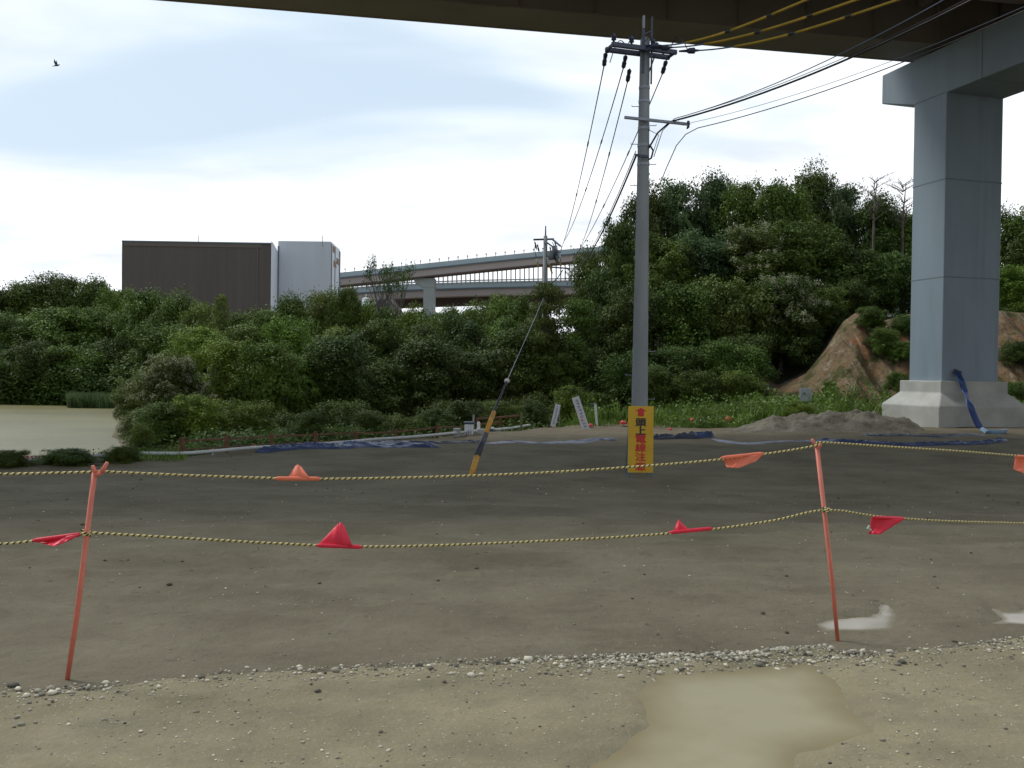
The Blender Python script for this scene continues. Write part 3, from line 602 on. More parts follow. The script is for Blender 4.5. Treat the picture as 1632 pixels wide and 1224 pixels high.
# hanging strain insulators towards the far pole, stub and dark cover
def strain(a, d, parent, L=0.5, m=None):
    a = Vector(a); d = Vector(d).normalized(); P_ = [a + d * L * t for t in (0, .12, .16, .34, .38, .56, .6, .78, .82, 1.0)]
    MB().tube(P_, [.012, .014, .05, .045, .03, .055, .05, .05, .025, .012], 12).build('strain_insulator', m or m_ins, parent, smooth=True); return P_[-1]
YF = 52.0
FX = U(868, 480, YF).x
def FZ(py): return U(868, py, YF).z
ends = []
tgt = [U(893, 404, YF), U(897, 392, YF - .6), U(922, 400, YF - .8), U(897, 440, YF)]
hp = [AL.lerp(AR, .02) + an * .22, AL.lerp(AR, .33) + an * .22, AL.lerp(AR, .50) + an * .3 + Vector((-.12, 0, -.25)), AL.lerp(AR, .97) + an * .22]
tg4 = [U(893, 400, YF), U(898, 386, YF), U(920, 404, YF), U(905, 424, YF)]
for a_, t_ in zip(hp, tg4): ends.append(strain(a_ + Vector((0, 0, -.04)), (t_ - a_) + Vector((0, 0, -(t_ - a_).length * .22)), pole, 0.62))
# looping jumper leads on the arm
def loopw(a, b_, h, r=.008):
    a = Vector(a); b_ = Vector(b_); return [a.lerp(b_, t / 10) + Vector((0, 0, h * math.sin(math.pi * t / 10))) for t in range(11)]
jm = [(U(972, 100, YP), U(1000, 78, YP - .1), .32), (U(1000, 72, YP), U(1026, 70, YP), .22), (U(1028, 66, YP - .2), U(1050, 74, YP), .16), (U(1068, 76, YP), U(1096, 80, YP - .5), .26)]
for a_, b_, h_ in jm: MB().tube(loopw(a_, b_, h_), .010, 6).build('jumper_lead', m_wire, pole, smooth=True)
MB().tube([U(975, 82, YP), U(965, 85, YP), U(962, 92, YP), U(966, 104, YP)], .012, 6).build('jumper_lead', m_wire, pole, smooth=True)
# lower side arm
zB = PZ(188)
MB().bar(U(995, 187, YP - .17), U(1097, 198, YP - .17), .06, .06).build('side_arm', m_galv, pole, bevel=.008)
pe = U(1097, 198, YP - .17); MB().tube([pe, pe + Vector((0, 0, .07)), pe + Vector((0, 0, -.06)), pe + Vector((-.03, 0, -.10))], [.05, .03, .03, .015], 8).build('arm_end_clamp', m_ins, pole)
kk = MB(); kk.bar(U(1012, 247, YP - .2), U(1034, 250, YP - .2), .05, .05); kk.build('cable_clamp', m_armdark, pole)
kk = MB(); kk.tube([U(1036, 232, YP - .12), U(1041, 240, YP - .1), U(1038, 252, YP - .1), U(1034, 254, YP - .1)], .02, 6); kk.tube([U(1030, 205, YP - .1), U(1050, 215, YP), U(1040, 246, YP)], .008, 6); kk.build('drip_loop', m_wire, pole)

def sag(a, b_, s, n=24):
    a = Vector(a); b_ = Vector(b_); return [a.lerp(b_, t / n) - Vector((0, 0, 4 * s * (t / n) * (1 - t / n))) for t in range(n + 1)]
lab = ['leftmost thin cable running from the pole crossarm down to the distant pole', 'second thin cable from the left running from the crossarm down to the distant pole', 'third cable from the left leaving the middle of the crossarm for the distant pole', 'cable leaving the right crossarm end and passing behind the near pole to the distant pole']
for e_, t_, l_ in zip(ends, tg4, lab):
    pts = sag(e_, t_, 0.5); o = thing('power_line', pts[12], l_, 'power line', 'cables between the two utility poles')
    MB().tube(pts, .013, 6).build('cable', m_wire, o, smooth=True)
    c_ = MB().tube([pts[4].lerp(pts[5], .2), pts[4].lerp(pts[5], .5)], .022, 6); c_.build('cable_sleeve', m_wire, o); MB().tube([pts[9].lerp(pts[10], .2), pts[9].lerp(pts[10], .6)], .024, 6).build('cable_sleeve', m_wire, o)
# heavy bundled communication cable: far pole to near pole at clamp height
cpts = sag(U(1013, 250, YP - .1), U(908, 432, YF), .7)
o = thing('communication_cable', cpts[12], 'thick black bundled cable running down from the pole clamp to the distant pole', 'cable', 'cables between the two utility poles')
MB().tube(cpts, .022, 6).build('cable', m_wire, o, smooth=True); MB().tube([p + Vector((0, 0, .12)) for p in cpts], .010, 5).build('messenger_wire', m_wire, o, smooth=True)
# lines overhead to the upper right with yellow sleeves
zw = zA + .1
for i, (s_, e_, l_) in enumerate((((1040, 73), (1265, 0), 'uppermost of the three yellow sleeved power lines leaving the crossarm'), ((1056, 76), (1340, 0), 'middle one of the three yellow sleeved power lines leaving the crossarm'), ((1098, 81), (1405, 0), 'lowest of the three yellow sleeved power lines leaving the crossarm'))):
    a_ = U(s_[0], s_[1], YP - .3); b_ = UZ(e_[0], e_[1], zw + .25); c_ = b_ + (b_ - a_) * 0.5
    m_ = a_.lerp(b_, .30) + Vector((0, 0, -.07))
    o = thing('power_line', a_, l_, 'power line', 'yellow sleeved power lines')
    pts = []
    for t in range(25):
        u_ = t / 24; pts.append(a_ * (1 - u_) + c_ * u_ - Vector((0, 0, .35 * 4 * u_ * (1 - u_) * (1 - u_))))
    MB().tube(pts, .016, 8).build('cable', m_cwire, o, smooth=True)
    def pat(u_): k_ = u_ * 24; j = min(int(k_), 23); return pts[j].lerp(pts[j + 1], k_ - j)
    for u0, u1 in ((.17, .36), (.385, .55), (.57, .76), (.78, 1.0)):
        MB().tube([pat(u0 + (u1 - u0) * t / 5) for t in range(6)], .026, 10).build('yellow_sleeve', m_ywire, o, smooth=True)
        MB().tube([pat(u1), pat(min(u1 + .018, 1.0))], .034, 8).build('sleeve_joint', m_wire, o) if u1 < 1 else None
    st = pat(0); dd = (pat(.05) - st).normalized(); MB().tube([st - dd * .22, st - dd * .05, st, st + dd * .12, st + dd * .14, st + dd * .24], [.02, .03, .06, .065, .03, .015], 12).build('end_insulator', m_ins, o, smooth=True)
cl = [([(1034, 236), (1048, 212), (1068, 194)], [(1500, 0)], .02, 'thick black communication cable from the pole side to the upper right', m_wire),
      ([(1042, 250), (1056, 208), (1075, 189)], [(1460, 0)], .009, 'thin cable just above the thick communication cable to the upper right', m_cwire),
      ([(1049, 300), (1062, 268), (1078, 232), (1093, 214), (1112, 204)], [(1615, 0)], .010, 'lowest looping cable bending at the side arm end and rising to the right', m_wire),
      ([(1088, 200), (1100, 196)], [(1600, 0)], .005, 'faint wire rising right just above the lowest looping cable', m_cwire)]
for st_, en_, r_, l_, mm in cl:
    P_ = [U(a, b_, YP - .1) for a, b_ in st_]; e_ = UZ(en_[0][0], en_[0][1], P_[-1].z + .5)
    e2 = e_ + (e_ - P_[-1]) * .4; tail = [P_[-1].lerp(e2, t / 20) - Vector((0, 0, .30 * 4 * (t / 20) * (1 - t / 20))) for t in range(1, 21)]
    o = thing('communication_cable', P_[0], l_, 'cable', 'communication cables to the upper right')
    MB().tube(P_ + tail, r_, 6).build('cable', mm, o, smooth=True)
    if r_ > .015: MB().tube([p + Vector((0, 0, .05)) for p in tail], .007, 5).build('messenger_wire', mm, o, smooth=True)

# ------------------------------------------------------------------ far utility pole
fpole = thing('utility_pole', (FX, YF, gz1(FX, YF)), 'distant utility pole with covered leads rising out of the treetops left of the near pole', 'utility pole')
zf = gz1(FX, YF)
MB().tube([(FX, YF, zf), (FX, YF, FZ(376))], [.19, .11], 14).build('shaft', m_pole, fpole, smooth=True)
MB().tube([(FX, YF, FZ(376)), (FX, YF, FZ(360))], [.045, .03], 8).build('top_spike', m_armdark, fpole)
z1 = FZ(381)
MB().bar(U(850, 382, YF), U(883, 381, YF), .09, .09).build('crossarm', m_armdark, fpole)
MB().bar(U(880, 381, YF), U(893, 392, YF - 1.2), .08, .08).build('crossarm', m_armdark, fpole)
MB().bar(U(868, 384, YF + .2), U(893, 402, YF - 1.0), .07, .07).build('crossarm', m_armdark, fpole)
MB().bar(U(868, 425, YF + .2), U(908, 428, YF - .6), .08, .08).build('side_arm', m_armdark, fpole)
for px_, py_ in ((852, 384), (856, 388), (884, 384), (876, 392), (888, 396), (882, 402)): strain(U(px_, py_, YF), (.25, 0, -1), fpole, .55)
for px_, py_ in ((884, 392), (878, 400), (889, 404)): MB().tube([U(px_, py_, YF), U(px_ + 1, py_ + 14, YF)], .16, 10).build('transformer_can', m_galv, fpole, smooth=True)
for L_ in (([(853, 388), (852, 398), (855, 412), (858, 425)]), ([(868, 386), (872, 398), (872, 410), (880, 436)]), ([(880, 386), (886, 398), (890, 412), (894, 424)])):
    P_ = [U(a, b_, YF - .3) for a, b_ in L_]
    MB().tube(P_, .02, 6).build('covered_lead', m_wire, fpole); MB().tube([P_[2], P_[2].lerp(P_[3], .45)], .05, 8).build('white_lead_cover', m_porc, fpole); MB().tube([P_[2].lerp(P_[3], .5), P_[3]], .05, 8).build('yellow_lead_cover', m_ywire, fpole)
MB().tube([U(897, 430, YF), U(888, 444, YF), U(878, 452, YF), U(868, 455, YF)], .03, 6).build('drip_loop', m_wire, fpole)

# ------------------------------------------------------------------ guy wire with yellow and black guard
gb = UZ(750, 753, -.45); gb.z = gz1(gb.x, gb.y) - .05; YG = gb.y
g1 = U(787, 657, YG + 2.0); 
def gp(px, py, f): return U(px, py, YG + 2.0 * f)
guy = thing('guy_wire', gb, 'slanting guy wire with a yellow and black sleeve rising from the lot', 'guy wire')
m_yg = mat('dirty_yellow_guard', col=(0.50, 0.25, 0.03), rough=0.6, var=0.2, vscale=6, coords='World'); m_bg = mat('black_guard_band', col=(0.02, 0.022, 0.035), rough=0.5)
path = [gb, gp(760, 728, .25), gp(774, 692, .63), gp(787, 657, 1.0)]
MB().tube([gb, path[1]], .062, 12).build('yellow_guard', m_yg, guy, smooth=True)
MB().tube([path[1], path[2]], [.066, .062], 12).build('black_guard', m_bg, guy, smooth=True)
MB().tube([path[2], path[3]], [.060, .055], 12).build('yellow_guard', m_yg, guy, smooth=True)
pt = U(808, 607, YG + 3.2)
MB().tube([path[3], pt], [.034, .022], 8).build('rod', m_bg, guy)
MB().ell(pt, (.065, .05, .065), 14, 8).build('white_guy_insulator', m_porc, guy, smooth=True)
far_ = Vector((FX, YF, FZ(470))); MB().tube([pt, U(840, 535, YG + 12), U(852, 508, YG + 20), far_], .012, 6).build('wire', m_cwire, guy)

# ------------------------------------------------------------------ yellow warning sign
m_sy = mat('yellow_sign_sheet', col=(0.62, 0.36, 0.015), rough=0.45, var=0.08, vscale=3)
m_sr = mat('red_sign_print', col=(0.55, 0.03, 0.02), rough=0.5); m_sb = mat('black_sign_print', col=(0.02, 0.02, 0.02), rough=0.5)
m_bluest = mat('blue_painted_tube', col=(0.06, 0.16, 0.32), rough=0.5)
YS = 18.6
s0 = U(1000.5, 753, YS); s1 = U(1041, 753, YS); s2 = U(1000.5, 647, YS); SWd = s1.x - s0.x; SH = s2.z - s0.z
zs_ = gz1((s0.x + s1.x) / 2, YS)
sign = thing('warning_sign', ((s0.x + s1.x) / 2, YS, zs_), 'tall yellow sign with a red arrow and Japanese writing below the near utility pole', 'sign')
so_ = Vector((0, 0, 0)); base = Vector(((s0.x + s1.x) / 2, YS, s0.z)); lean = Matrix.Rotation(R(-3), 3, 'X')
def SP(u_, v_, w_=0.0): return base + lean @ Vector(((u_ - .5) * SWd, w_, v_ * SH))
MB().hexa([SP(0, 0), SP(1, 0), SP(1, 0, .02), SP(0, 0, .02), SP(0, 1), SP(1, 1), SP(1, 1, .02), SP(0, 1, .02)]).build('board', m_sy, sign, bevel=.004)
fr_ = MB()
for u_ in (.06, .94): fr_.tube([SP(u_, 1, .035), SP(u_, -.02, .035), SP(u_, -.02, .035) + Vector((0, 0, -(SP(0, -.02).z - zs_) - .02))], .012, 8)
fr_.tube([SP(.06, .98, .035), SP(.94, .98, .035)], .012, 8)
fr_.build('front_frame', m_bluest, sign)
fr_ = MB()
for u_ in (.06, .94): t_ = SP(u_, .95, .05); fr_.tube([t_, Vector((t_.x, t_.y + .45, zs_ - .02))], .012, 8)
b1_ = SP(-.03, -.02, .035); fr_.tube([Vector((SP(.06, 0).x, YS + .42, zs_ + .18)), Vector((SP(.94, 0).x, YS + .42, zs_ + .18))], .012, 8)
fr_.build('rear_legs', m_bluest, sign)
ar = [(.5, .975), (.74, .925), (.62, .925), (.62, .845), (.38, .845), (.38, .925), (.26, .925)]
MB().prism([SP(u_, v_, -.0035) for u_, v_ in ar], (0, .003, 0)).build('red_arrow', m_sr, sign)
def glyph(ch, u_, v_, w, h, m, name, parent, place, bold=0.03):
    c = bpy.data.curves.new('glyph', 'FONT'); c.body = ch; c.offset = bold; o = bpy.data.objects.new('glyph', c); COL.objects.link(o)
    me = bpy.data.meshes.new_from_object(o.evaluated_get(bpy.context.evaluated_depsgraph_get())); bpy.data.objects.remove(o)
    co = np.zeros(len(me.vertices) * 3); me.vertices.foreach_get('co', co); co = co.reshape(-1, 3)
    if not len(co): return None
    mn, mx_ = co.min(0), co.max(0); n = (co - mn) / np.maximum(mx_ - mn, 1e-6)
    vs2 = [tuple(place(u_ + (a - .5) * w, v_ + (b_ - .5) * h, -.0035)) for a, b_, _ in n]; fs2 = [tuple(p.vertices) for p in me.polygons]
    return vs2, fs2
def letters(chars, m, name, parent, place, w, h, bold=.0):
    mb = MB()
    for ch, u_, v_ in chars:
        for k, (du, dv) in enumerate(((0, 0), (.016, 0), (-.016, 0), (0, .004), (0, -.004))):    # heavy strokes: thin layers side by side
            pl = lambda a, b_, c_, k=k: place(a, b_, c_ - .0004 * k)
            g = glyph(ch, u_ + du, v_ + dv, w, h, m, name, parent, pl, 0)
            if g: mb.add(*g)
    return mb.build(name, m, parent)
chs = "頭上電線注意"; vv = [.755, .632, .508, .375, .238, .095]
letters([(c, .5, v) for c, v in zip(chs[:2], vv[:2])], m_sb, 'black_lettering', sign, SP, .40, .118)
letters([(c, .5, v) for c, v in zip(chs[2:], vv[2:])], m_sr, 'red_lettering', sign, SP, .40, .122)

# ------------------------------------------------------------------ rope posts, ropes and flags
m_post = mat('faded_orange_red_post', col=(0.62, 0.165, 0.11), rough=0.5, var=0.14, vscale=7, coords='World')
def rope_mat():
    m = bpy.data.materials.new('yellow_black_twisted_rope'); m.use_nodes = True; t = m.node_tree; N = t.nodes; L = t.links; p = N['Principled BSDF']; p.inputs['Roughness'].default_value = .7
    uv = N.new('ShaderNodeUVMap'); s = N.new('ShaderNodeSeparateXYZ'); L.new(uv.outputs[0], s.inputs[0])
    a = N.new('ShaderNodeMath'); a.operation = 'MULTIPLY_ADD'; a.inputs[1].default_value = 1.0; L.new(s.outputs[0], a.inputs[0]); L.new(s.outputs[1], a.inputs[2])
    f = N.new('ShaderNodeMath'); f.operation = 'FRACT'; L.new(a.outputs[0], f.inputs[0])
    c = N.new('ShaderNodeMath'); c.operation = 'GREATER_THAN'; c.inputs[1].default_value = .62; L.new(f.outputs[0], c.inputs[0])
    mi = N.new('ShaderNodeMix'); mi.data_type = 'RGBA'; L.new(c.outputs[0], mi.inputs['Factor']); mi.inputs[6].default_value = (.62, .52, .22, 1); mi.inputs[7].default_value = (.03, .028, .02, 1); L.new(mi.outputs[2], p.inputs['Base Color']); return m
m_rope = rope_mat()
grit(m_post, 25, .55, (.30, .24, .18), (1, 1, .4), (.56, .68))
def smooth_pts(P, n=14):
    out_ = []
    for i in range(len(P) - 1):
        p0 = P[max(i - 1, 0)]; p1 = P[i]; p2 = P[i + 1]; p3 = P[min(i + 2, len(P) - 1)]
        for k in range(n):
            t = k / n; out_.append(0.5 * ((2 * p1) + (p2 - p0) * t + (2 * p0 - 5 * p1 + 4 * p2 - p3) * t * t + (3 * p1 - p0 - 3 * p2 + p3) * t ** 3))
    return out_ + [P[-1]]
def rope(pts, label, r=.0062, pitch=.030):
    P = smooth_pts(pts, 30); n = 8; mb = MB(); 
    ref = None; acc = 0; vv_ = []
    lens = [0.0]
    for i in range(1, len(P)): lens.append(lens[-1] + (P[i] - P[i - 1]).length)
    for i, p in enumerate(P):
        t = (P[min(i + 1, len(P) - 1)] - P[max(i - 1, 0)]).normalized()
        if ref is None: ref = t.orthogonal().normalized()
        ref = (ref - t * ref.dot(t)).normalized(); bi = t.cross(ref)
        for k in range(n):
            a = 2 * math.pi * k / n; rr2 = r * (1 + .16 * math.cos(2 * (a - 2 * math.pi * lens[i] / pitch / 2))); vv_.append(p + (ref * math.cos(a) + bi * math.sin(a)) * rr2)
    fs = []; uvs = []
    for i in range(len(P) - 1):
        for k in range(n):
            k2 = (k + 1) % n; fs.append((i * n + k, i * n + k2, (i + 1) * n + k2, (i + 1) * n + k))
            u0, u1 = lens[i] / pitch, lens[i + 1] / pitch; uvs += [(u0, k / n), (u0, (k + 1) / n), (u1, (k + 1) / n), (u1, k / n)]
    o = mkobj('barrier_rope', vv_, fs, m_rope, smooth=True, origin=P[len(P) // 2])
    ul = o.data.uv_layers.new(name='UVMap'); ul.data.foreach_set('uv', np.array(uvs).ravel())
    return tag(o, label, 'rope', 'striped barrier ropes')
YL = UZ(107, 1083, gz1(-2.28, 4.66)).y; YR = UZ(1335, 1021, 0.0).y
def yat(px):    # depth of the fence line at photo column px
    if px <= 1310: u_ = (px - 130) / (1310 - 130); return 1 / ((1 - u_) / YL + u_ / YR)
    return YR + (px - 1310) * .0022
def rp(L): return [U(a, b_, yat(a)) for a, b_ in L]
def post(bpx, bpy_, tpx, tpy, label, arms):
    Yq = yat((bpx + tpx) / 2); g = UZ(bpx, bpy_, gz1(U(bpx, bpy_, Yq).x, Yq)); t_ = U(tpx, tpy, g.y + .0); r_ = .0135
    o = thing('rope_post', g, label, 'post', 'orange rope posts')
    dn = (g - t_).normalized(); st_ = g + dn * .05
    mid = g.lerp(t_, .3) + Vector((.006, 0, 0)); MB().tube([st_, mid, t_], [r_ * .85, r_, r_], 12).build('rod', m_post, o, smooth=True)
    for (ax, ay, bx2, by2) in arms:
        a_ = U(ax, ay, g.y); b_ = U(bx2, by2, g.y - .01); MB().tube([a_, a_.lerp(b_, .5) + Vector((0, 0, -.004)), b_], [r_ * .9, r_ * .85, r_ * .6], 10).build('hook', m_post, o, smooth=True)
    return o, g, t_
post(107, 1083, 151, 752, 'left orange post leaning right with a forked hook top holding the ropes', [(152, 754, 148, 742), (152, 756, 161, 753), (161, 753, 171, 737)])
post(1335, 1021, 1302, 712, 'right orange post leaning left with a small hook top holding the ropes', [(1303, 714, 1294, 700), (1302, 716, 1309, 706)])
for px_, py_ in ((136, 850), (1315, 813), (1302, 711)):
    pass
rope(rp([(-260, 757), (-120, 757), (0, 755.5), (75, 754), (150, 752), (160, 751), (200, 753), (330, 758.5), (480, 763), (600, 762), (720, 759), (860, 753.5), (1000, 744.5), (1130, 734), (1240, 720.5), (1300, 710), (1312, 705), (1420, 712), (1530, 719), (1632, 727), (1760, 736), (1900, 742)]), 'upper yellow and black rope strung over the tops of the two orange posts')
rope(rp([(-260, 872), (-120, 871), (0, 867), (60, 861), (136, 850), (170, 850.5), (300, 858), (430, 865.5), (570, 871), (700, 869), (850, 863), (1000, 855), (1130, 844), (1230, 830), (1316, 813), (1400, 823), (1500, 830), (1632, 834), (1760, 838), (1900, 840)]), 'lower yellow and black rope tied round the middle of both orange posts')
for nm, px_, py_, lb in (('rope_knot', 137, 850, 'knot of striped rope round the left post'), ('rope_knot', 1316, 813, 'knot of striped rope round the right post')):
    Yq = yat(px_); c_ = U(px_, py_, Yq); P = [c_ + Vector((math.cos(a * .9) * .020, math.sin(a * .9) * .020, (a - 9) * .0016)) for a in range(19)]
    o = rope(P, lb, .0058); o.name = nm; o['category'] = 'knot'; o['group'] = 'knots on the orange posts'
def flagmat(name, c): return mat(name, col=c, rough=.45, var=.10, vscale=9, coords='World', trans=.25)
m_fo = flagmat('faded_orange_flag_vinyl', (.90, .25, .14)); m_fr = flagmat('red_flag_vinyl', (.85, .03, .07))
def flag(band, apex, m, label, drop=None, hang=False, shape=None):
    # band: rope sleeve from px to px; pennant panel with gentle folds, double thickness
    (x0, y0), (x1, y1) = band; o = thing('warning_flag', U((x0 + x1) / 2, (y0 + y1) / 2, yat((x0 + x1) / 2)), label, 'flag', 'pennants on the barrier ropes')
    Yd = yat((x0 + x1) / 2); n = 10
    pts = [U(x0 + (x1 - x0) * t / n, y0 + (y1 - y0) * t / n, yat(x0 + (x1 - x0) * t / n)) for t in range(n + 1)]
    MB().tube(pts, [.004] + [.0115] * (n - 1) + [.004], 8).build('rope_sleeve', m, o, smooth=True)
    # panel as a grid between lower edge and far edge polyline
    A = shape[0]; B = shape[1]; nu, nv = 12, 8; vs2 = []
    for j in range(nv + 1):
        for i in range(nu + 1):
            u_ = i / nu * (len(A) - 1); k_ = min(int(u_), len(A) - 2); f_ = u_ - k_
            a = (A[k_][0] + (A[k_ + 1][0] - A[k_][0]) * f_, A[k_][1] + (A[k_ + 1][1] - A[k_][1]) * f_); bq = (B[k_][0] + (B[k_ + 1][0] - B[k_][0]) * f_, B[k_][1] + (B[k_ + 1][1] - B[k_][1]) * f_)
            v_ = j / nv; p = (a[0] + (bq[0] - a[0]) * v_, a[1] + (bq[1] - a[1]) * v_)
            dy = (.014 * math.sin(3.1 * i / nu * 2 + v_ * 2) + .007 * math.sin(i * 1.9 + v_ * 5 + x0) + (drop or 0) * v_) * v_; vs2.append(U(p[0], p[1], Yd + dy))
    pan = mkobj('pennant', vs2, grid(nu + 1, nv + 1).tolist(), m, o, smooth=True, origin=None)
    sm = pan.modifiers.new('thickness', 'SOLIDIFY'); sm.thickness = .0015
    return o
flag(((436, 762.5), (513, 763)), None, m_fo, 'pale orange flag standing up on the upper rope near the left post', shape=([(459, 762), (475, 762), (494, 762)], [(471, 742), (475, 740), (479, 743)]), drop=.05)
flag(((502, 869), (580, 872)), None, m_fr, 'large red triangular flag standing up on the lower rope, left half', shape=([(506, 869), (535, 870), (562, 871)], [(535, 838), (542, 832), (549, 838)]), drop=.06)
flag(((1065, 849), (1137, 842)), None, m_fr, 'small red flag humped up on the lower rope left of the right post', shape=([(1073, 848), (1083, 847), (1100, 846)], [(1079, 832), (1082, 827), (1086, 833)]), drop=.05)
flag(((1148, 730), (1219, 722.5)), None, m_fo, 'orange flag hanging from the upper rope left of the right post', shape=([(1152, 731), (1180, 728), (1217, 724)], [(1158, 745), (1178, 746), (1205, 735)]), drop=-.03)
flag(((1390, 824), (1443, 827)), None, m_fr, 'red pennant hanging from the lower rope right of the right post', shape=([(1389, 824), (1410, 826), (1440, 828)], [(1384, 851), (1402, 852), (1424, 838)]), drop=-.03)
_f = [o for o in SC.objects if o.get('label') == 'red pennant hanging from the lower rope right of the right post'][0]
MB().tube([U(1386, 838, yat(1386)), U(1383, 842, yat(1386)), U(1388, 845, yat(1386))], .008, 8).build('clip', mat('pale_green_clip', (.35, .55, .42)), _f)
flag(((50, 862), (132, 851)), None, m_fr, 'dark red flag hanging from the lower rope left of the left post', shape=([(54, 862), (90, 857), (130, 851)], [(70, 867), (86, 871), (108, 863)]), drop=-.04)
flag(((1616, 727), (1690, 731)), None, m_fo, 'orange flag on the upper rope at the right edge of the view', shape=([(1618, 728), (1650, 730), (1688, 732)], [(1615, 748), (1635, 756), (1660, 745)]), drop=-.03)

# ------------------------------------------------------------------ hillside on the right
m_earth = mat('orange_brown_earth', col=(0.130, 0.092, 0.050), col2=(0.225, 0.168, 0.100), vscale=0.5, rough=0.95, bump=0.12, bscale=2.2, coords='World', detail=12, spec=0.1)
grit(m_earth, 0.9, 0.6, (0.30, 0.105, 0.04), (1.2, 0.6, 0.5), (0.54, 0.66)); grit(m_earth, 1.3, 0.75, (0.34, 0.30, 0.24), (1.7, 0.35, 0.3), (0.56, 0.64)); grit(m_earth, 0.8, 0.85, (0.045, 0.065, 0.02), (1, 1, 1), (0.50, 0.60)); grit(m_earth, 3.5, 0.7, (0.09, 0.06, 0.04), (1.5, .6, .5), (0.52, 0.62)); grit(m_earth, 14, .5, (.30, .25, .18)); grit(m_earth, 9, .6, (.07, .05, .03), (1, 1, 1), (.56, .66))
HP = [930, 1000, 1100, 1200, 1240, 1285, 1315, 1342, 1365, 1400, 1450, 1632, 1800, 2100]; HH = [0, 1.0, 3.4, 2.2, 1.3, 2.2, 3.6, 5.2, 5.8, 5.2, 5.7, 5.8, 5.5, 5.0]
def hz(x, y):
    px_ = 816 + F * x / y; H = np.interp(px_, HP, HH) ; back = sst(52, 62, y)
    H = H * (1 - back) + np.interp(px_, [900, 1000, 1100, 2100], [0, 3.0, 6.0, 6.5]) * back
    foot = 43.5 + 0.8 * fbm(x * .3, y * 0, 2); t = np.clip((y - foot) / (8.2 + 1.5 * fbm(x * .2, y * 0 + 5, 2)), 0, 1)
    prof = 0.55 * t + 0.45 * t * t * (3 - 2 * t)
    z = H * prof + (np.abs(fbm(x * 0.9 + y * .15, y * .10, 4)) * -1.5 + 0.25 * fbm(x * 2.2, y * .8, 3) + 0.35 * fbm(x * .6, y * .6, 4)) * np.sin(np.pi * np.clip(t, 0, 1)) ** .7 * sst(0.5, 3, H)
    return z + sst(60, 110, y) * 3
def gzh(x, y):
    b0 = gz1(x, y)
    if y > 42 and x > 3: return b0 + float(hz(np.array([x]), np.array([y]))[0])
    return b0
ua = np.linspace(900, 2300, 420); yr_ = np.concatenate([np.linspace(42.5, 54, 150), np.linspace(54.3, 115, 60)])
UA, YR_ = np.meshgrid(ua, yr_); XH = (UA - 816) / F * YR_
ZH = gz(XH.ravel(), YR_.ravel()).reshape(XH.shape) + hz(XH, YR_) - 0.02 - 0.3 * (1 - sst(42.5, 44, YR_))
hill = tag(mkobj('hillside', np.stack([XH, YR_, ZH], -1).reshape(-1, 3), grid(len(ua), len(yr_)), m_earth, smooth=True), kind='structure')
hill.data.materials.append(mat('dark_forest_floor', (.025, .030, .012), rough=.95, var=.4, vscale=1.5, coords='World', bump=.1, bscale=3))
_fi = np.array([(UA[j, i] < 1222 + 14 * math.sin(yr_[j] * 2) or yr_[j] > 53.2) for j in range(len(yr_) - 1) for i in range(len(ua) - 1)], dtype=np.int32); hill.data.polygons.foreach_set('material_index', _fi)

# mound of grey soil at the foot of the pier
m_mound = mat('grey_brown_heaped_soil', col=(0.14, 0.128, 0.10), col2=(0.24, 0.22, 0.175), vscale=1.2, rough=0.95, bump=0.12, bscale=7, coords='World', detail=14, spec=0.1)
grit(m_mound, 1.8, .6, (.09, .08, .06), (1, 1, 1.5), (.52, .64))
mu = np.linspace(1165, 1475, 150); mvv = np.linspace(0, 1, 46); MU, MV = np.meshgrid(mu, mvv)
mh = np.interp(MU, [1165, 1195, 1232, 1252, 1300, 1360, 1410, 1445, 1475], [0, .10, .42, .36, .55, .66, .62, .40, 0])
MY = 32.6 + MV * 4.6; MX = (MU - 816) / F * MY
mz = mh * np.sin(np.pi * MV) ** 1.1 * (1 + .8 * fbm(MX * 1.1, MY * 1.3, 4)) + .14 * fbm(MX * 2.4, MY * 2.4, 4) * np.sin(np.pi * MV)
MZ = gz(MX.ravel(), MY.ravel()).reshape(MX.shape) + mz - 0.04 + 0.04 * np.sin(np.pi * MV)
tag(mkobj('soil_mound', np.stack([MX, MY, MZ], -1).reshape(-1, 3), grid(len(mu), len(mvv)), m_mound, smooth=True), 'long grey brown heap of soil at the left foot of the near pier', 'mound')

# ------------------------------------------------------------------ vegetation prototypes
def leaves(P, Nn, size, aspect=.55):
    n = len(P); Nn = Nn / np.maximum(np.linalg.norm(Nn, axis=1, keepdims=True), 1e-6)
    t = nr.normal(size=(n, 3)); t -= (t * Nn).sum(1, keepdims=True) * Nn; t /= np.maximum(np.linalg.norm(t, axis=1, keepdims=True), 1e-6); bi = np.cross(Nn, t)
    s = size * (0.65 + 0.7 * nr.rand(n))[:, None]; a = t * s * .5; c = bi * s * .5 * aspect
    v = np.stack([P - a, P + c - a * .1, P + a, P - c - a * .1], 1).reshape(-1, 3); f = np.arange(4 * n).reshape(n, 4); return v, f
def clump_pts(c, r, n, flat=.75, up=.35):
    d = nr.normal(size=(n, 3)); d[:, 2] += up; d /= np.linalg.norm(d, axis=1, keepdims=True)
    rad = r * (0.30 + 0.85 * nr.rand(n) ** .55) ; P = c + d * rad[:, None] * np.array([1, 1, flat]); N_ = d * 0.8 + np.array([0, 0, .45]) + nr.normal(size=(n, 3)) * .5; return P, N_
PROTO = {}
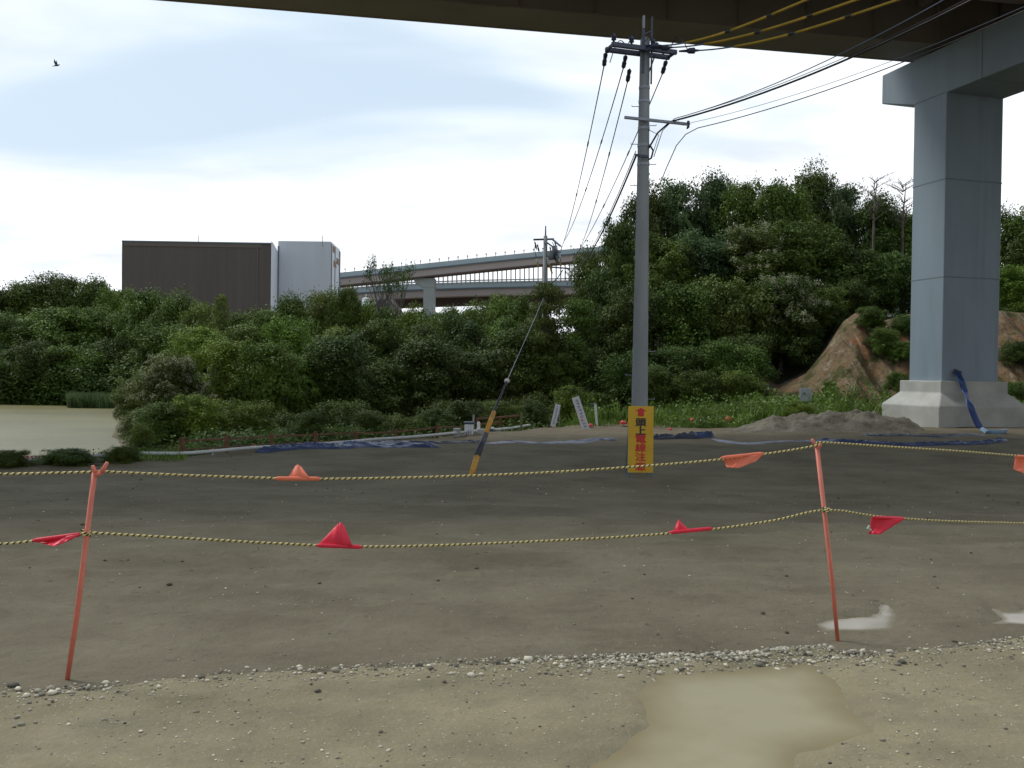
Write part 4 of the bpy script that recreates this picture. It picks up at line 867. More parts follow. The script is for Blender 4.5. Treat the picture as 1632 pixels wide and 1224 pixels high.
def make_proto(kind, seed):
    global nr; old = nr; nr = np.random.RandomState(seed)
    H, Rr = (10.0 if kind != 'bush' else 5.4), 4.0; cen = []
    if kind in ('round', 'skirt', 'flower', 'low', 'bush'):
        lob = []
        if kind in ('round', 'skirt', 'flower', 'bush'):
            nL = 8
            for i in range(nL):
                th = i * 2.399 + nr.rand() * .9; zf = (.50 + .50 * ((i + .5) / nL)) * (0.93 + .12 * nr.rand()); rad = Rr * (.78 - .55 * max(0, (zf - .5) / .5) ** 1.5) * (.6 + .55 * nr.rand()); rl = 1.35 + 1.0 * nr.rand(); lob.append((np.array([math.cos(th) * rad, math.sin(th) * rad, min(zf * H, H - rl * .62)]), rl, 8))
            lob.append((np.array([nr.normal() * .8, nr.normal() * .8, H - 1.5]), 1.8 + .4 * nr.rand(), 9))
            if kind != 'round':
                for i in range(8):
                    th = i * .785 + nr.rand() * .7; rad = Rr * (.55 + .35 * nr.rand()); lob.append((np.array([math.cos(th) * rad, math.sin(th) * rad, H * (.12 + .30 * nr.rand())]), 1.2 + .7 * nr.rand(), 6))
            else:
                for i in range(4):
                    th = i * 1.57 + nr.rand() * .7; rad = Rr * (.45 + .35 * nr.rand()); lob.append((np.array([math.cos(th) * rad, math.sin(th) * rad, H * (.30 + .15 * nr.rand())]), 1.0 + .5 * nr.rand(), 5))
        else:
            for i in range(12):
                th = i * 2.399; rad = Rr * .72 * nr.rand() ** .5; zf = .25 + .45 * nr.rand() * (1 - rad / Rr); lob.append((np.array([math.cos(th) * rad, math.sin(th) * rad, zf * H]), 1.5, 6))
        for c, rl, m_ in lob:
            for _ in range(m_):
                d = nr.normal(size=3); d[2] += .45; d /= np.linalg.norm(d); cen.append((c + d * rl * (.35 + .55 * nr.rand()) * np.array([1.15, 1.15, .8]), rl * (.30 + .34 * nr.rand())))
        nE = {'round': 34, 'skirt': 46, 'bush': 34, 'flower': 40, 'low': 20}[kind]        # smaller sprays filling the whole outline between the limbs
        for i in range(nE):
            th = nr.rand() * 6.283; cz = (.22 if kind == 'round' else .04) + nr.rand() * .9; t_ = min(max((cz - .1) / .9, 0), 1); w = math.sqrt(max(1 - (2 * t_ ** .9 - 1) ** 2, 0)) if kind == 'round' else math.sqrt(max(1 - t_ ** 2.2, .02))
            rad = Rr * max(w, .15) * (.70 + .34 * nr.rand()); cen.append((np.array([math.cos(th) * rad, math.sin(th) * rad, min(cz, 1.0) * H * .97 - .3]), .45 + .6 * nr.rand()))
        fl, n_, ls = .74, 165, .235
    elif kind == 'layer':
        for i in range(44):
            lev = i % 6; z_ = H * (.42 + .11 * lev) + nr.normal() * .2; th = i * 2.399; rad = Rr * (1.12 - .16 * lev) * math.sqrt(nr.rand()); cen.append((np.array([math.cos(th) * rad, math.sin(th) * rad, z_]), 1.0 + .5 * nr.rand()))
        fl, n_, ls = .30, 250, .20
    elif kind == 'sparse':
        for i in range(20):
            th = i * 2.399; z_ = H * (.80 + .19 * nr.rand()); rad = Rr * .9 * nr.rand() ** .5; cen.append((np.array([math.cos(th) * rad, math.sin(th) * rad, z_]), .45 + .4 * nr.rand()))
        fl, n_, ls = .7, 90, .22
    elif kind == 'pine':
        for i in range(46):
            zf = i / 46; th = i * 2.399; rad = Rr * .75 * (1 - zf * .8) * (.35 + .65 * nr.rand()); cen.append((np.array([math.cos(th) * rad, math.sin(th) * rad, H * (.18 + .8 * zf)]), .65 + .35 * nr.rand()))
        fl, n_, ls = .38, 230, .20
    V = []; Fc = []; o = 0
    def put(P, N_, sz, asp=.55):
        nonlocal o
        v, f = leaves(P, N_, sz, asp); V.append(v); Fc.append(f + o); o += len(v)
    for c, r in cen:
        P, N_ = clump_pts(c, r, int(n_ * max(r, .6)), fl); P[:, 2] = np.maximum(P[:, 2], .02); put(P, N_, ls)
        # stray sprigs breaking the outline
        P, N_ = clump_pts(c, r * 1.38, int(16 * r) + 3, fl, .8); P[:, 2] = np.maximum(P[:, 2], .02); put(P, N_, ls * 1.05)
    if kind not in ('sparse', 'layer', 'pine'):
        d = nr.normal(size=(2600, 3)); d /= np.linalg.norm(d, axis=1, keepdims=True); P = d * np.array([Rr * .62, Rr * .62, H * (.36 if kind == 'round' else .42)]) * (nr.rand(2600, 1) ** .4) + np.array([0, 0, H * (.58 if kind == 'round' else .5)]); P[:, 2] = np.maximum(P[:, 2], .02); put(P, d, ls * 1.7, .8)
    crown = (np.concatenate(V), np.concatenate(Fc))
    mb = MB(); lean = Vector((nr.normal() * .3, nr.normal() * .3, 0)); top = Vector((0, 0, H * .8)) + lean
    tr = [Vector((0, 0, -.6)), Vector((0, 0, H * .22)) + lean * .2, Vector((nr.normal() * .15, nr.normal() * .15, H * .5)) + lean * .6, top]
    mb.tube(tr, [.24, .19, .13, .05], 8); sel = cen if len(cen) < 24 else [cen[i] for i in nr.choice(len(cen), 18, False)]
    for c, r in sel:
        zt = max(min(c[2] * .62, H * .75), H * .15); f_ = zt / (H * .8); st = Vector((lean.x * f_, lean.y * f_, zt)); e_ = Vector(c); m_ = st.lerp(e_, .5) + Vector((0, 0, .3))
        mb.tube([st, m_, e_], [.085, .05, .02], 5, False)
    blo = None
    if kind == 'flower':
        Vb = []; Fb = []; ob = 0
        for c, r in cen:
            if c[2] < H * .45: continue
            for _ in range(3):
                d = nr.normal(size=3); d[2] = abs(d[2]) + .5; d /= np.linalg.norm(d); p0 = c + d * r * np.array([1, 1, .75]) * 1.02
                P = p0 + nr.normal(size=(26, 3)) * np.array([.12, .12, .16]); v, f = leaves(P, nr.normal(size=(26, 3)), .13, .8); Vb.append(v); Fb.append(f + ob); ob += len(v)
        blo = (np.concatenate(Vb), np.concatenate(Fb))
    nr = old
    return crown, mb, blo
def leafm(n, c, v=.35, sc=.5, isl=.30, orr=.22, tr=.16): return mat(n, c, rough=.55, var=v, vscale=sc, island=isl, objrand=orr, trans=tr, coords='World', spec=.18)
LEAF = {'deep': leafm('deep_green_leaves', (0.074, 0.108, 0.020)), 'mid': leafm('mid_green_leaves', (0.104, 0.152, 0.024)), 'fresh': leafm('fresh_green_leaves', (0.145, 0.215, 0.028), .3, .6, .4, .12),
 'olive': leafm('olive_green_leaves', (0.112, 0.150, 0.028)), 'blue': leafm('blue_green_leaves', (0.078, 0.118, 0.042))}
m_bark = mat('grey_brown_bark', col=(0.13, 0.115, 0.095), rough=.9, var=.3, vscale=3, bump=.02, bscale=12)
m_blos = mat('cream_blossom', col=(0.40, 0.40, 0.27), rough=.7, island=.2, trans=.2)
_cache = {}
def plant_mesh(kind, var, leaf):
    key = (kind, var)
    if key not in _cache:
        crown, mb, blo = make_proto(kind, 100 + 17 * var + sum(map(ord, kind)))
        _cache[key] = [crown, mb, blo, {}]
    c = _cache[key]
    if leaf not in c[3]:
        def mk(nm, v, f, m):
            o = mkobj(nm, v, f, m); me = o.data; bpy.data.objects.remove(o); return me
        cm = mk('crown', c[0][0], c[0][1], LEAF[leaf]); tm = c[3].get('_t') or mk('trunk', c[1].v, c[1].f, m_bark); c[3]['_t'] = tm
        bm2 = None
        if c[2] is not None: bm2 = c[3].get('_b') or mk('blossom', c[2][0], c[2][1], m_blos); c[3]['_b'] = bm2
        c[3][leaf] = (cm, tm, bm2)
    return c[3][leaf]
tcount = 0
def tree(px, top, hw, Y, kind, leaf, label, cat='tree', name=None, group='trees of the wood', zoff=0.0):
    global tcount
    tcount += 1
    x = U(px, 560, Y).x; zb_ = gzh(x, Y) - .1 + zoff; zt = U(px, top, Y).z; Hh = zt - zb_; Wd = 2 * hw / F * Y
    cm, tm, bm2 = plant_mesh(kind, tcount % 2 if kind in ('round', 'skirt') else 0, leaf)
    asp = Hh / (Wd * 1.32)
    if kind == 'skirt' and asp < .85: kind = 'bush'
    if kind == 'low':
        kind = 'bush'
        if Hh > Wd * .95: Hh = Wd * .95
    if kind in ('round', 'skirt', 'bush') : cm, tm, bm2 = plant_mesh(kind, (tcount * 7) % 5, leaf)
    o = thing(name or {'bush': 'bush' if cat == 'bush' else ('shrub' if cat == 'shrub' else 'broadleaf_tree'), 'pine': 'pine_tree', 'sparse': 'sparse_tree', 'flower': 'flowering_tree', 'low': 'shrub', 'layer': 'layered_tree'}.get(kind, 'broadleaf_tree'), (x, Y, zb_), label, cat, group)
    s_ = Wd * 1.32 / 8.6; o.scale = (s_, s_, Hh / (10.2 if kind != 'bush' else 5.6)); o.rotation_euler.z = (tcount * 2.13) % 6.28
    for nm, me in (('crown', cm), ('trunk', tm), ('blossom', bm2)):
        if me is None: continue
        c = bpy.data.objects.new(nm, me); COL.objects.link(c); c.parent = o
    return o

T = tree
def edgeY0(px):
    Y = 25.0
    for _ in range(8): Y = float(Yb((px - 816) / F * Y))
    return Y
# wooded far bank of the pond (left), lowest row first
T(8, 560, 42, 103, 'skirt', 'deep', 'dark tree at the pond edge at the extreme left of the view')
T(62, 545, 46, 103, 'skirt', 'deep', 'dark tree at the pond edge, second from the left')
T(118, 552, 44, 104, 'skirt', 'mid', 'tree at the pond edge, third from the left, left of the reeds')
T(172, 540, 44, 106, 'skirt', 'deep', 'dark tree on the far bank directly behind the reeds')
T(222, 548, 40, 106, 'skirt', 'deep', 'far bank tree behind the right end of the reeds')
T(30, 500, 50, 113, 'skirt', 'mid', 'middle tier tree on the far bank near the left edge of the view')
T(92, 490, 50, 114, 'skirt', 'olive', 'olive middle tier tree on the far bank below the hilltop crown')
T(152, 492, 50, 115, 'skirt', 'mid', 'middle tier tree on the far bank right of the hilltop crown')
T(210, 505, 42, 114, 'skirt', 'mid', 'middle tier tree on the far bank beneath the left corner of the hall')
T(5, 461, 46, 126, 'round', 'deep', 'top tier tree of the far bank at the extreme left skyline')
T(55, 449, 46, 127, 'round', 'mid', 'top tier tree on the far bank skyline left of its summit')
T(106, 441, 44, 128, 'round', 'deep', 'tree forming the summit of the wooded far bank')
T(152, 449, 36, 127, 'round', 'deep', 'top tier tree on the far bank skyline right of its summit')
T(188, 462, 32, 124, 'round', 'mid', 'tree on the far bank skyline touching the left edge of the hall')
T(232, 463, 44, 108, 'round', 'mid', 'rounded tree in front of the dark hall wall, leftmost of those')
T(280, 472, 42, 104, 'round', 'deep', 'rounded tree in front of the dark hall wall, second from the left')
T(322, 486, 34, 100, 'round', 'mid', 'lower tree in front of the dark hall wall, left of the pine')
T(352, 463, 32, 92, 'pine', 'olive', 'pine with tiered dark branches in front of the dark hall wall')
T(372, 500, 34, 94, 'skirt', 'mid', 'tree below the pine at the dip in the treeline')
T(425, 492, 40, 90, 'round', 'mid', 'tree below the seam where the dark wall meets the pale wing')
T(262, 520, 50, 88, 'skirt', 'mid', 'tree behind the cream flowering tree, right of the reeds')
T(318, 520, 44, 84, 'skirt', 'fresh', 'light green tree behind the cream flowering tree')
T(468, 476, 36, 80, 'round', 'mid', 'tree in front of the left part of the pale hall wing')
T(510, 466, 34, 78, 'round', 'olive', 'olive tree in front of the right part of the pale hall wing')
T(551, 458, 30, 76, 'round', 'mid', 'tall tree just right of the pale hall wing')
T(608, 413, 26, 70, 'sparse', 'deep', 'thin sparse treetop against the upper deck of the elevated road')
T(634, 418, 22, 71, 'sparse', 'deep', 'second thin sparse treetop against the upper deck, right of the other')
T(590, 488, 34, 76, 'round', 'mid', 'tree below the silo and small gabled house')
T(638, 497, 34, 74, 'round', 'olive', 'tree below the left side of the far pier')
T(700, 496, 40, 72, 'round', 'mid', 'tree directly below the shaft of the far pier')
T(752, 490, 36, 68, 'round', 'olive', 'tree below the elevated road right of the far pier')
T(806, 474, 38, 64, 'round', 'mid', 'tree between the far pier and the distant utility pole')
T(872, 452, 44, 50.5, 'layer', 'olive', 'flat layered tree in front of the distant utility pole')
T(918, 478, 46, 54, 'layer', 'mid', 'flat layered tree right of the distant utility pole, below the hill skyline', zoff=-0.5)
T(400, 525, 50, 66, 'skirt', 'mid', 'middle wood tree below the dip in the treeline')
T(462, 508, 46, 64, 'skirt', 'fresh', 'light green middle wood tree below the pale hall wing')
T(535, 520, 48, 62, 'skirt', 'mid', 'middle wood tree below the right corner of the hall')
T(606, 512, 48, 60, 'skirt', 'deep', 'dark middle wood tree below the sparse treetops')
T(676, 520, 46, 58, 'skirt', 'mid', 'middle wood tree below the far pier')
T(742, 508, 48, 56, 'skirt', 'deep', 'dark middle wood tree right of the far pier')
# front row behind the fence
T(272, 573, 50, 38, 'flower', 'olive', 'flowering tree with cream blossom on the near shore, left end of the wood')
T(262, 640, 36, 33, 'skirt', 'mid', 'low leafy tree leaning over the pond at the left end of the wood')
T(318, 630, 40, 33.5, 'skirt', 'fresh', 'fresh green tree behind the leftmost fence posts')
T(366, 545, 52, 41, 'round', 'fresh', 'light green tree right of the cream flowering tree')
T(425, 545, 50, 40, 'round', 'mid', 'front row tree, third to the right of the flowering tree')
T(398, 640, 38, 35, 'skirt', 'mid', 'low bushy tree behind the fence left of the blue sheets')
T(482, 566, 48, 42, 'round', 'mid', 'front row tree behind the left end of the blue sheets')
T(470, 660, 38, 36.5, 'skirt', 'deep', 'low dark tree behind the fence above the left end of the blue sheets')
T(545, 538, 58, 43, 'round', 'deep', 'dark front row tree behind the middle of the blue sheets')
T(550, 640, 42, 38, 'skirt', 'deep', 'low dark tree behind the fence above the middle of the blue sheets')
T(608, 580, 46, 45, 'round', 'deep', 'dark front row tree behind the right end of the blue sheets')
T(632, 662, 42, 40, 'skirt', 'mid', 'low tree behind the fence above the right end of the blue sheets')
T(676, 545, 60, 46, 'round', 'deep', 'dark front row tree left of the guy wire')
T(708, 640, 40, 41.5, 'skirt', 'deep', 'low dark tree behind the fence left of the small white boxes')
T(748, 560, 50, 48, 'round', 'deep', 'dark front row tree behind the yellow and black guy wire')
T(776, 640, 38, 44, 'skirt', 'deep', 'low dark tree behind the brown rail right of the guy wire')
T(812, 528, 60, 50, 'round', 'deep', 'dark front row tree right of the guy wire')
T(846, 630, 38, 47, 'skirt', 'deep', 'low dark tree behind the shorter white tilted board')
T(880, 530, 52, 51, 'skirt', 'mid', 'front row tree below the distant utility pole')
T(900, 610, 44, 49.5, 'skirt', 'deep', 'dark low tree behind the bright green bush')
T(945, 560, 50, 52, 'skirt', 'deep', 'dark tree left of the near utility pole at mid height')
T(958, 625, 40, 47.5, 'skirt', 'deep', 'low dark tree just left of the near utility pole')
for (px_, top_, hw_, dY, lf, lb) in ((276, 662, 24, 3.5, 'mid', 'pond side bush left of the thin stakes'), (305, 654, 30, 3.5, 'fresh', 'bush behind the first fence post'), (352, 676, 26, 3.3, 'mid', 'bush behind the second fence post'), (396, 664, 30, 3.6, 'deep', 'bush behind the fence between its second and third posts'), (446, 678, 30, 3.4, 'mid', 'bush behind the third fence post'), (495, 656, 30, 3.8, 'deep', 'bush behind the fourth fence post'), (545, 676, 32, 3.6, 'mid', 'bush behind the fence between its fourth and fifth posts'),
    (597, 658, 32, 4.0, 'deep', 'bush behind the fence between its fifth and sixth posts'), (648, 668, 32, 4.0, 'mid', 'bush behind the fence between its sixth and seventh posts'), (695, 650, 30, 4.0, 'deep', 'bush behind the seventh fence post'), (740, 640, 32, 4.5, 'deep', 'bush behind the white lidded box'), (800, 640, 34, 5.0, 'mid', 'bush behind the short brown frame fence'), (850, 640, 30, 5.0, 'deep', 'bush left of the shorter white tilted board')):
    T(px_, top_, hw_, edgeY0(px_) + dY, 'low' if dY < 3.7 else 'skirt', lf, lb, 'bush', 'bush', 'bushes behind the fence')
T(216, 612, 26, 62, 'skirt', 'deep', 'dark shore tree beside the right end of the reeds', name='broadleaf_tree')
T(232, 600, 34, 50, 'skirt', 'mid', 'shore tree behind the cream flowering tree, at the water edge')
T(226, 676, 20, 29, 'skirt', 'mid', 'small bush on the grassy tip of the near shore', 'bush', 'bush')
T(1350, 450, 36, 57.5, 'skirt', 'deep', 'dark tree right behind the bare earth crest')
T(222, 652, 24, 42, 'skirt', 'mid', 'low shore bush overhanging the pond', 'bush', 'bush')
for (px_, top_, hw_, Y_, k_, lf, lb) in ((655, 494, 30, 66, 'round', 'mid', 'tree touching the far pier shaft from the left'), (722, 492, 28, 67, 'round', 'olive', 'olive tree just right of the far pier shaft'), (778, 486, 30, 66, 'round', 'deep', 'dark tree under the lower deck midway to the distant utility pole'), (835, 474, 28, 62, 'round', 'mid', 'tree just left of the distant utility pole'), (620, 498, 28, 70, 'skirt', 'mid', 'tree right under the small gabled house'), (690, 510, 36, 62, 'skirt', 'olive', 'olive tree below the foot of the far pier'), (800, 505, 40, 58, 'skirt', 'mid', 'middle wood tree left of the distant utility pole'), (858, 500, 36, 56, 'skirt', 'deep', 'dark tree around the foot of the distant utility pole')):
    T(px_, top_, hw_, Y_, k_, lf, lb)
# wooded hill on the right
T(1045, 585, 34, 45.2, 'skirt', 'deep', 'dark bush right behind the lower near utility pole', 'bush', 'bush')
T(1110, 592, 34, 45.4, 'skirt', 'deep', 'dark bush at the wood edge above the two red markers', 'bush', 'bush')
T(1175, 592, 34, 45.4, 'skirt', 'mid', 'bush at the wood edge left of the pale notice board', 'bush', 'bush')
T(1205, 606, 20, 45.6, 'skirt', 'deep', 'dark bush at the left toe of the bare earth', 'bush', 'bush')
T(940, 405, 34, 60, 'round', 'olive', 'olive tree where the upper deck disappears into the wood')
T(965, 432, 36, 56, 'skirt', 'deep', 'dark tree just left of the near utility pole, high up')
T(985, 352, 34, 66, 'round', 'deep', 'dark tall tree left of the near utility pole on the hill skyline')
T(1028, 305, 40, 70, 'round', 'deep', 'tall dark tree behind the near utility pole on the hill skyline')
T(1078, 291, 42, 71, 'round', 'blue', 'blue green skyline tree just right of the near utility pole')
T(1132, 284, 42, 72, 'round', 'blue', 'second blue green skyline tree right of the near utility pole')
T(1185, 292, 42, 70, 'round', 'mid', 'tree in the middle of the hill skyline')
T(1238, 290, 46, 68, 'round', 'mid', 'broad pale tipped tree in the middle of the hill')
T(1288, 274, 44, 72, 'round', 'deep', 'tallest tree on the hill skyline left of the pier')
T(1340, 296, 38, 70, 'round', 'blue', 'blue green skyline tree right of the tallest hill tree')
T(1392, 318, 42, 68, 'round', 'deep', 'dark hill tree beside the left edge of the pier')
T(1440, 340, 36, 68, 'round', 'mid', 'hill tree half hidden by the left edge of the pier')
T(1058, 380, 50, 61, 'skirt', 'mid', 'middle tier hill tree just right of the near utility pole')
T(1120, 370, 52, 62, 'skirt', 'blue', 'blue green middle tier tree on the hill')
T(1200, 365, 54, 61, 'flower', 'mid', 'middle tier hill tree sprinkled with pale blossom')
T(1275, 355, 52, 61, 'skirt', 'mid', 'middle tier hill tree below the tallest skyline tree')
T(1345, 392, 46, 60, 'skirt', 'deep', 'dark middle tier hill tree above the bare earth crest')
T(1410, 405, 46, 60, 'skirt', 'deep', 'dark middle tier hill tree against the pier')
T(1010, 460, 48, 53, 'skirt', 'deep', 'dark tree directly behind the middle of the near utility pole')
T(1085, 455, 52, 54, 'skirt', 'mid', 'lower hill tree right of the near utility pole')
T(1165, 450, 54, 55, 'skirt', 'olive', 'olive lower hill tree in the centre of the dark slope')
T(1245, 445, 52, 55, 'flower', 'deep', 'dark lower hill tree with pale blossom left of the bare earth')
T(1312, 462, 34, 56, 'skirt', 'mid', 'tree standing on the tip of the bare earth crest')
T(1015, 560, 46, 48, 'skirt', 'deep', 'dark low tree behind the foot of the near utility pole')
T(1085, 555, 50, 48, 'skirt', 'deep', 'dark low tree above the weeds right of the yellow sign')
T(1150, 545, 48, 48, 'skirt', 'mid', 'low hill tree above the weeds, second right of the yellow sign')
T(1180, 535, 40, 49.5, 'skirt', 'deep', 'dark low tree beside the left toe of the bare earth')
T(1285, 505, 24, 54.5, 'skirt', 'deep', 'small dark tree halfway up the left edge of the bare earth')
T(1620, 330, 44, 62, 'skirt', 'mid', 'tall tree right of the pier at the right edge of the view')
T(1660, 352, 44, 60, 'skirt', 'deep', 'dark tree at the right edge of the view')
T(1612, 425, 34, 55, 'skirt', 'fresh', 'fresh green lower tree right of the pier on the hill')
for (px_, top_, hw_, Y_, lf, lb) in ((1408, 492, 22, 48.6, 'mid', 'leafy shrub hanging over the bare earth crest left of the pier'), (1436, 508, 17, 47.8, 'mid', 'leafy shrub on the bare earth against the pier'), (1430, 545, 15, 46.4, 'olive', 'olive shrub halfway down the bare earth left of the pier'), (1323, 566, 9, 46.6, 'olive', 'lone small shrub in the middle of the bare earth'), (1625, 515, 20, 47.6, 'deep', 'dark shrub on the bare earth right of the pier'), (1388, 486, 20, 50.0, 'mid', 'shrub on the bare earth crest, leftmost of the crest shrubs'), (1442, 484, 18, 50.0, 'deep', 'dark shrub on the crest touching the pier'), (1612, 582, 26, 45, 'mid', 'shrub right of the pier above the weeds')):
    T(px_, top_, hw_, Y_, 'low', lf, lb, 'shrub', group='shrubs on the bare earth')
T(908, 614, 30, 43, 'skirt', 'fresh', 'bright yellow green bush behind the two leaning white boards', 'bush', 'bush', 'bushes')
T(1272, 642, 20, 38.2, 'skirt', 'fresh', 'green bush below the pale board in front of the soil heap', 'bush', 'bush', 'bushes')
T(14, 718, 27, 19.1, 'low', 'deep', 'low dark hedge bush at the left edge of the lot', 'bush', 'bush', 'bushes')
T(108, 716, 36, 19.85, 'low', 'deep', 'low dark hedge bush left of the left rope post', 'bush', 'bush', 'bushes')
T(198, 712, 24, 20.8, 'low', 'mid', 'low straggly bush right of the left rope post', 'bush', 'bush', 'bushes')
for (px_, py_, sz) in ((1390, 282, 1.0), (1436, 290, 1.2)):
    x_ = U(px_, 500, 66).x; zb_ = gzh(x_, 66); o = thing('bare_tree', (x_, 66, zb_), 'leafless treetop on the hill skyline ' + ('left of the other leafless one' if px_ < 1400 else 'beside the pier edge'), 'tree', 'trees of the wood'); mb = MB(); zt = U(px_, py_, 66).z
    mb.tube([(x_, 66, zb_), (x_, 66, zt - 2.5), (x_ + .2, 66, zt)], [.15, .07, .015], 6)
    rr = random.Random(px_)
    for i in range(26):
        z0 = zt - 3.2 * rr.random() - .2; a = rr.random() * 6.28; L_ = (.6 + 1.0 * rr.random()) * sz; e_ = Vector((x_ + math.cos(a) * L_, 66 + math.sin(a) * L_, z0 + .5 * L_)); s_ = Vector((x_, 66, z0)); mb.tube([s_, s_.lerp(e_, .5) + Vector((0, 0, .1)), e_], [.035, .025, .01], 4, False)
        for j in range(3): q_ = s_.lerp(e_, .4 + .2 * j); mb.tube([q_, q_ + Vector((rr.uniform(-.4, .4), rr.uniform(-.4, .4), rr.uniform(.1, .5)))], [.016, .007], 3, False)
    mb.build('branches', m_bark, o)

# ------------------------------------------------------------------ grass, weeds, reeds and undergrowth (uncountable)
def blades(n, fx, hmin, hmax, w, tilt=.35):
    x, y, z = fx(n); n = len(x); h = hmin + (hmax - hmin) * nr.rand(n) ** 1.3; a = nr.rand(n) * 6.28; tx = nr.normal(size=n) * tilt * h; ty = nr.normal(size=n) * tilt * h
    wx, wy = np.cos(a) * w / 2, np.sin(a) * w / 2; z0 = np.zeros(n)
    b0 = np.stack([x - wx, y - wy, z - .03], -1); b1 = np.stack([x + wx, y + wy, z - .03], -1); m1 = np.stack([x + wx * .8 + tx * .35, y + wy * .8 + ty * .35, z + h * .6], -1); m0 = np.stack([x - wx * .8 + tx * .35, y - wy * .8 + ty * .35, z + h * .6], -1)
    tp = np.stack([x + tx, y + ty, z + h], -1); v = np.stack([b0, b1, m1, m0, tp, tp + np.array([.003, 0, 0])], 1).reshape(-1, 3); k_ = (np.arange(n) * 6)[:, None]
    f = np.concatenate([k_ + np.array([0, 1, 2, 3]), k_ + np.array([3, 2, 5, 4])], 0); return v, f
def hvec(x, y):
    z = gz(x, y); m = (y > 42) & (x > 3); z = z.copy(); 
    if m.any(): z[m] += hz(x[m], y[m])
    return z
def region(px0, px1, Y0, Y1, dens=None):
    def fx(n):
        px = nr.uniform(px0, px1, n); y = nr.uniform(Y0, Y1, n); x = (px - 816) / F * y
        k_ = nr.rand(n) < np.clip(.5 + 1.3 * fbm(x * .6, y * .6, 3), .05, 1); x, y = x[k_], y[k_]
        if dens is not None: k_ = dens(x, y); x, y = x[k_], y[k_]
        return x, y, hvec(x, y)
    return fx
m_grass = mat('fresh_weed_green', (0.125, 0.205, 0.030), rough=.55, var=.35, vscale=.7, island=.35, trans=.3, coords='World')
m_reed = mat('grey_green_reed', (0.095, 0.15, 0.055), rough=.6, var=.2, vscale=.5, island=.25, trans=.3, coords='World')
V = []; Fq = []; o_ = 0
def acc(vf):
    global o_
    V.append(vf[0]); Fq.append(vf[1] + o_); o_ += len(vf[0])
acc(blades(16000, region(830, 1330, 38.0, 45), .25, .95, .05))
acc(blades(9000, region(1180, 1700, 39.5, 45.5), .3, 1.1, .06))
acc(blades(4000, region(790, 1200, 36.3, 38.5), .08, .3, .03))
acc(blades(2500, region(150, 300, 21, 24, None), .05, .25, .02)); acc(blades(9000, region(212, 300, 24, 36, None), .15, .6, .04))
def leafy(n, fx, hmin, hmax, ls, k=16):
    x, y, z = fx(n); P = []; 
    for i in range(len(x)):
        h = hmin + (hmax - hmin) * nr.rand(); t = nr.rand(k); P.append(np.stack([x[i] + nr.normal(size=k) * .10, y[i] + nr.normal(size=k) * .10, z[i] + t * h], -1))
    P = np.concatenate(P); return leaves(P, nr.normal(size=P.shape) * .6 + np.array([0, 0, .7]), ls)
acc(leafy(1500, region(835, 1330, 38.6, 45), .4, 1.35, .16)); acc(leafy(900, region(1200, 1700, 40, 45), .4, 1.2, .16)); acc(leafy(350, region(1060, 1200, 36.5, 39), .2, .5, .11))
tag(mkobj('weeds', np.concatenate(V), np.concatenate(Fq), m_grass), 'rank green weeds and grass between the lot and the wooded hill', 'weeds', kind='stuff')
V = []; Fq = []; o_ = 0
def shore(px0, px1, Y0, Y1):
    def fx(n):
        px = nr.uniform(px0, px1, n); y = nr.uniform(Y0, Y1, n); x = (px - 816) / F * y; return x, y, np.full(n, -2.55)
    return fx
acc(blades(9000, shore(108, 232, 93, 101), .7, 1.7, .12, .2))
tag(mkobj('reeds', np.concatenate(V), np.concatenate(Fq), m_reed), 'grey green reeds at the far edge of the pond', 'reeds', kind='stuff')
# dark undergrowth filling the foot of the wood
V = []; Fq = []; o_ = 0
def under(px0, px1, dY0, dY1, n, h0, h1, ls, k=14):
    px = nr.uniform(px0, px1, n); t = nr.rand(n); y = np.zeros(n)
    xb = np.array([UZ(p, 700, -.5).x for p in (px0, px1)])
    for i in range(n):
        Yq = 30.0
        for _ in range(4): Yq = float(Yb((px[i] - 816) / F * Yq))
        y[i] = Yq + dY0 + t[i] * (dY1 - dY0)
    x = (px - 816) / F * y; z = hvec(x, y); P = []
    for i in range(n): h = h0 + (h1 - h0) * nr.rand(); P.append(np.stack([x[i] + nr.normal(size=k) * .35, y[i] + nr.normal(size=k) * .3, z[i] + nr.rand(k) * h], -1))
    P = np.concatenate(P); return leaves(P, nr.normal(size=P.shape) * .5 + np.array([0, -.2, .7]), ls)
acc(under(300, 860, 3.0, 15, 3000, .3, 1.2, .15, 18)); acc(under(200, 860, 1.2, 4, 900, .2, .7, .12)); acc(under(60, 215, .3, 1.6, 160, .1, .35, .07))
xs_ = nr.uniform(-60, -38, 1500); ys_ = nr.uniform(99.5, 103, 1500); P = np.concatenate([np.stack([xs_[i] + nr.normal(size=24) * .6, ys_[i] + nr.normal(size=24) * .5, -2.5 + nr.rand(24) * (1.2 + 3.4 * abs(math.sin(xs_[i] * .9) * math.sin(xs_[i] * 2.3 + 1)))], -1) for i in range(1500)]); acc(leaves(P, nr.normal(size=P.shape) * .5 + np.array([0, -.2, .7]), .34))
tag(mkobj('undergrowth', np.concatenate(V), np.concatenate(Fq), LEAF['deep']), 'dense leafy undergrowth along the foot of the wood behind the fence', 'undergrowth', kind='stuff')

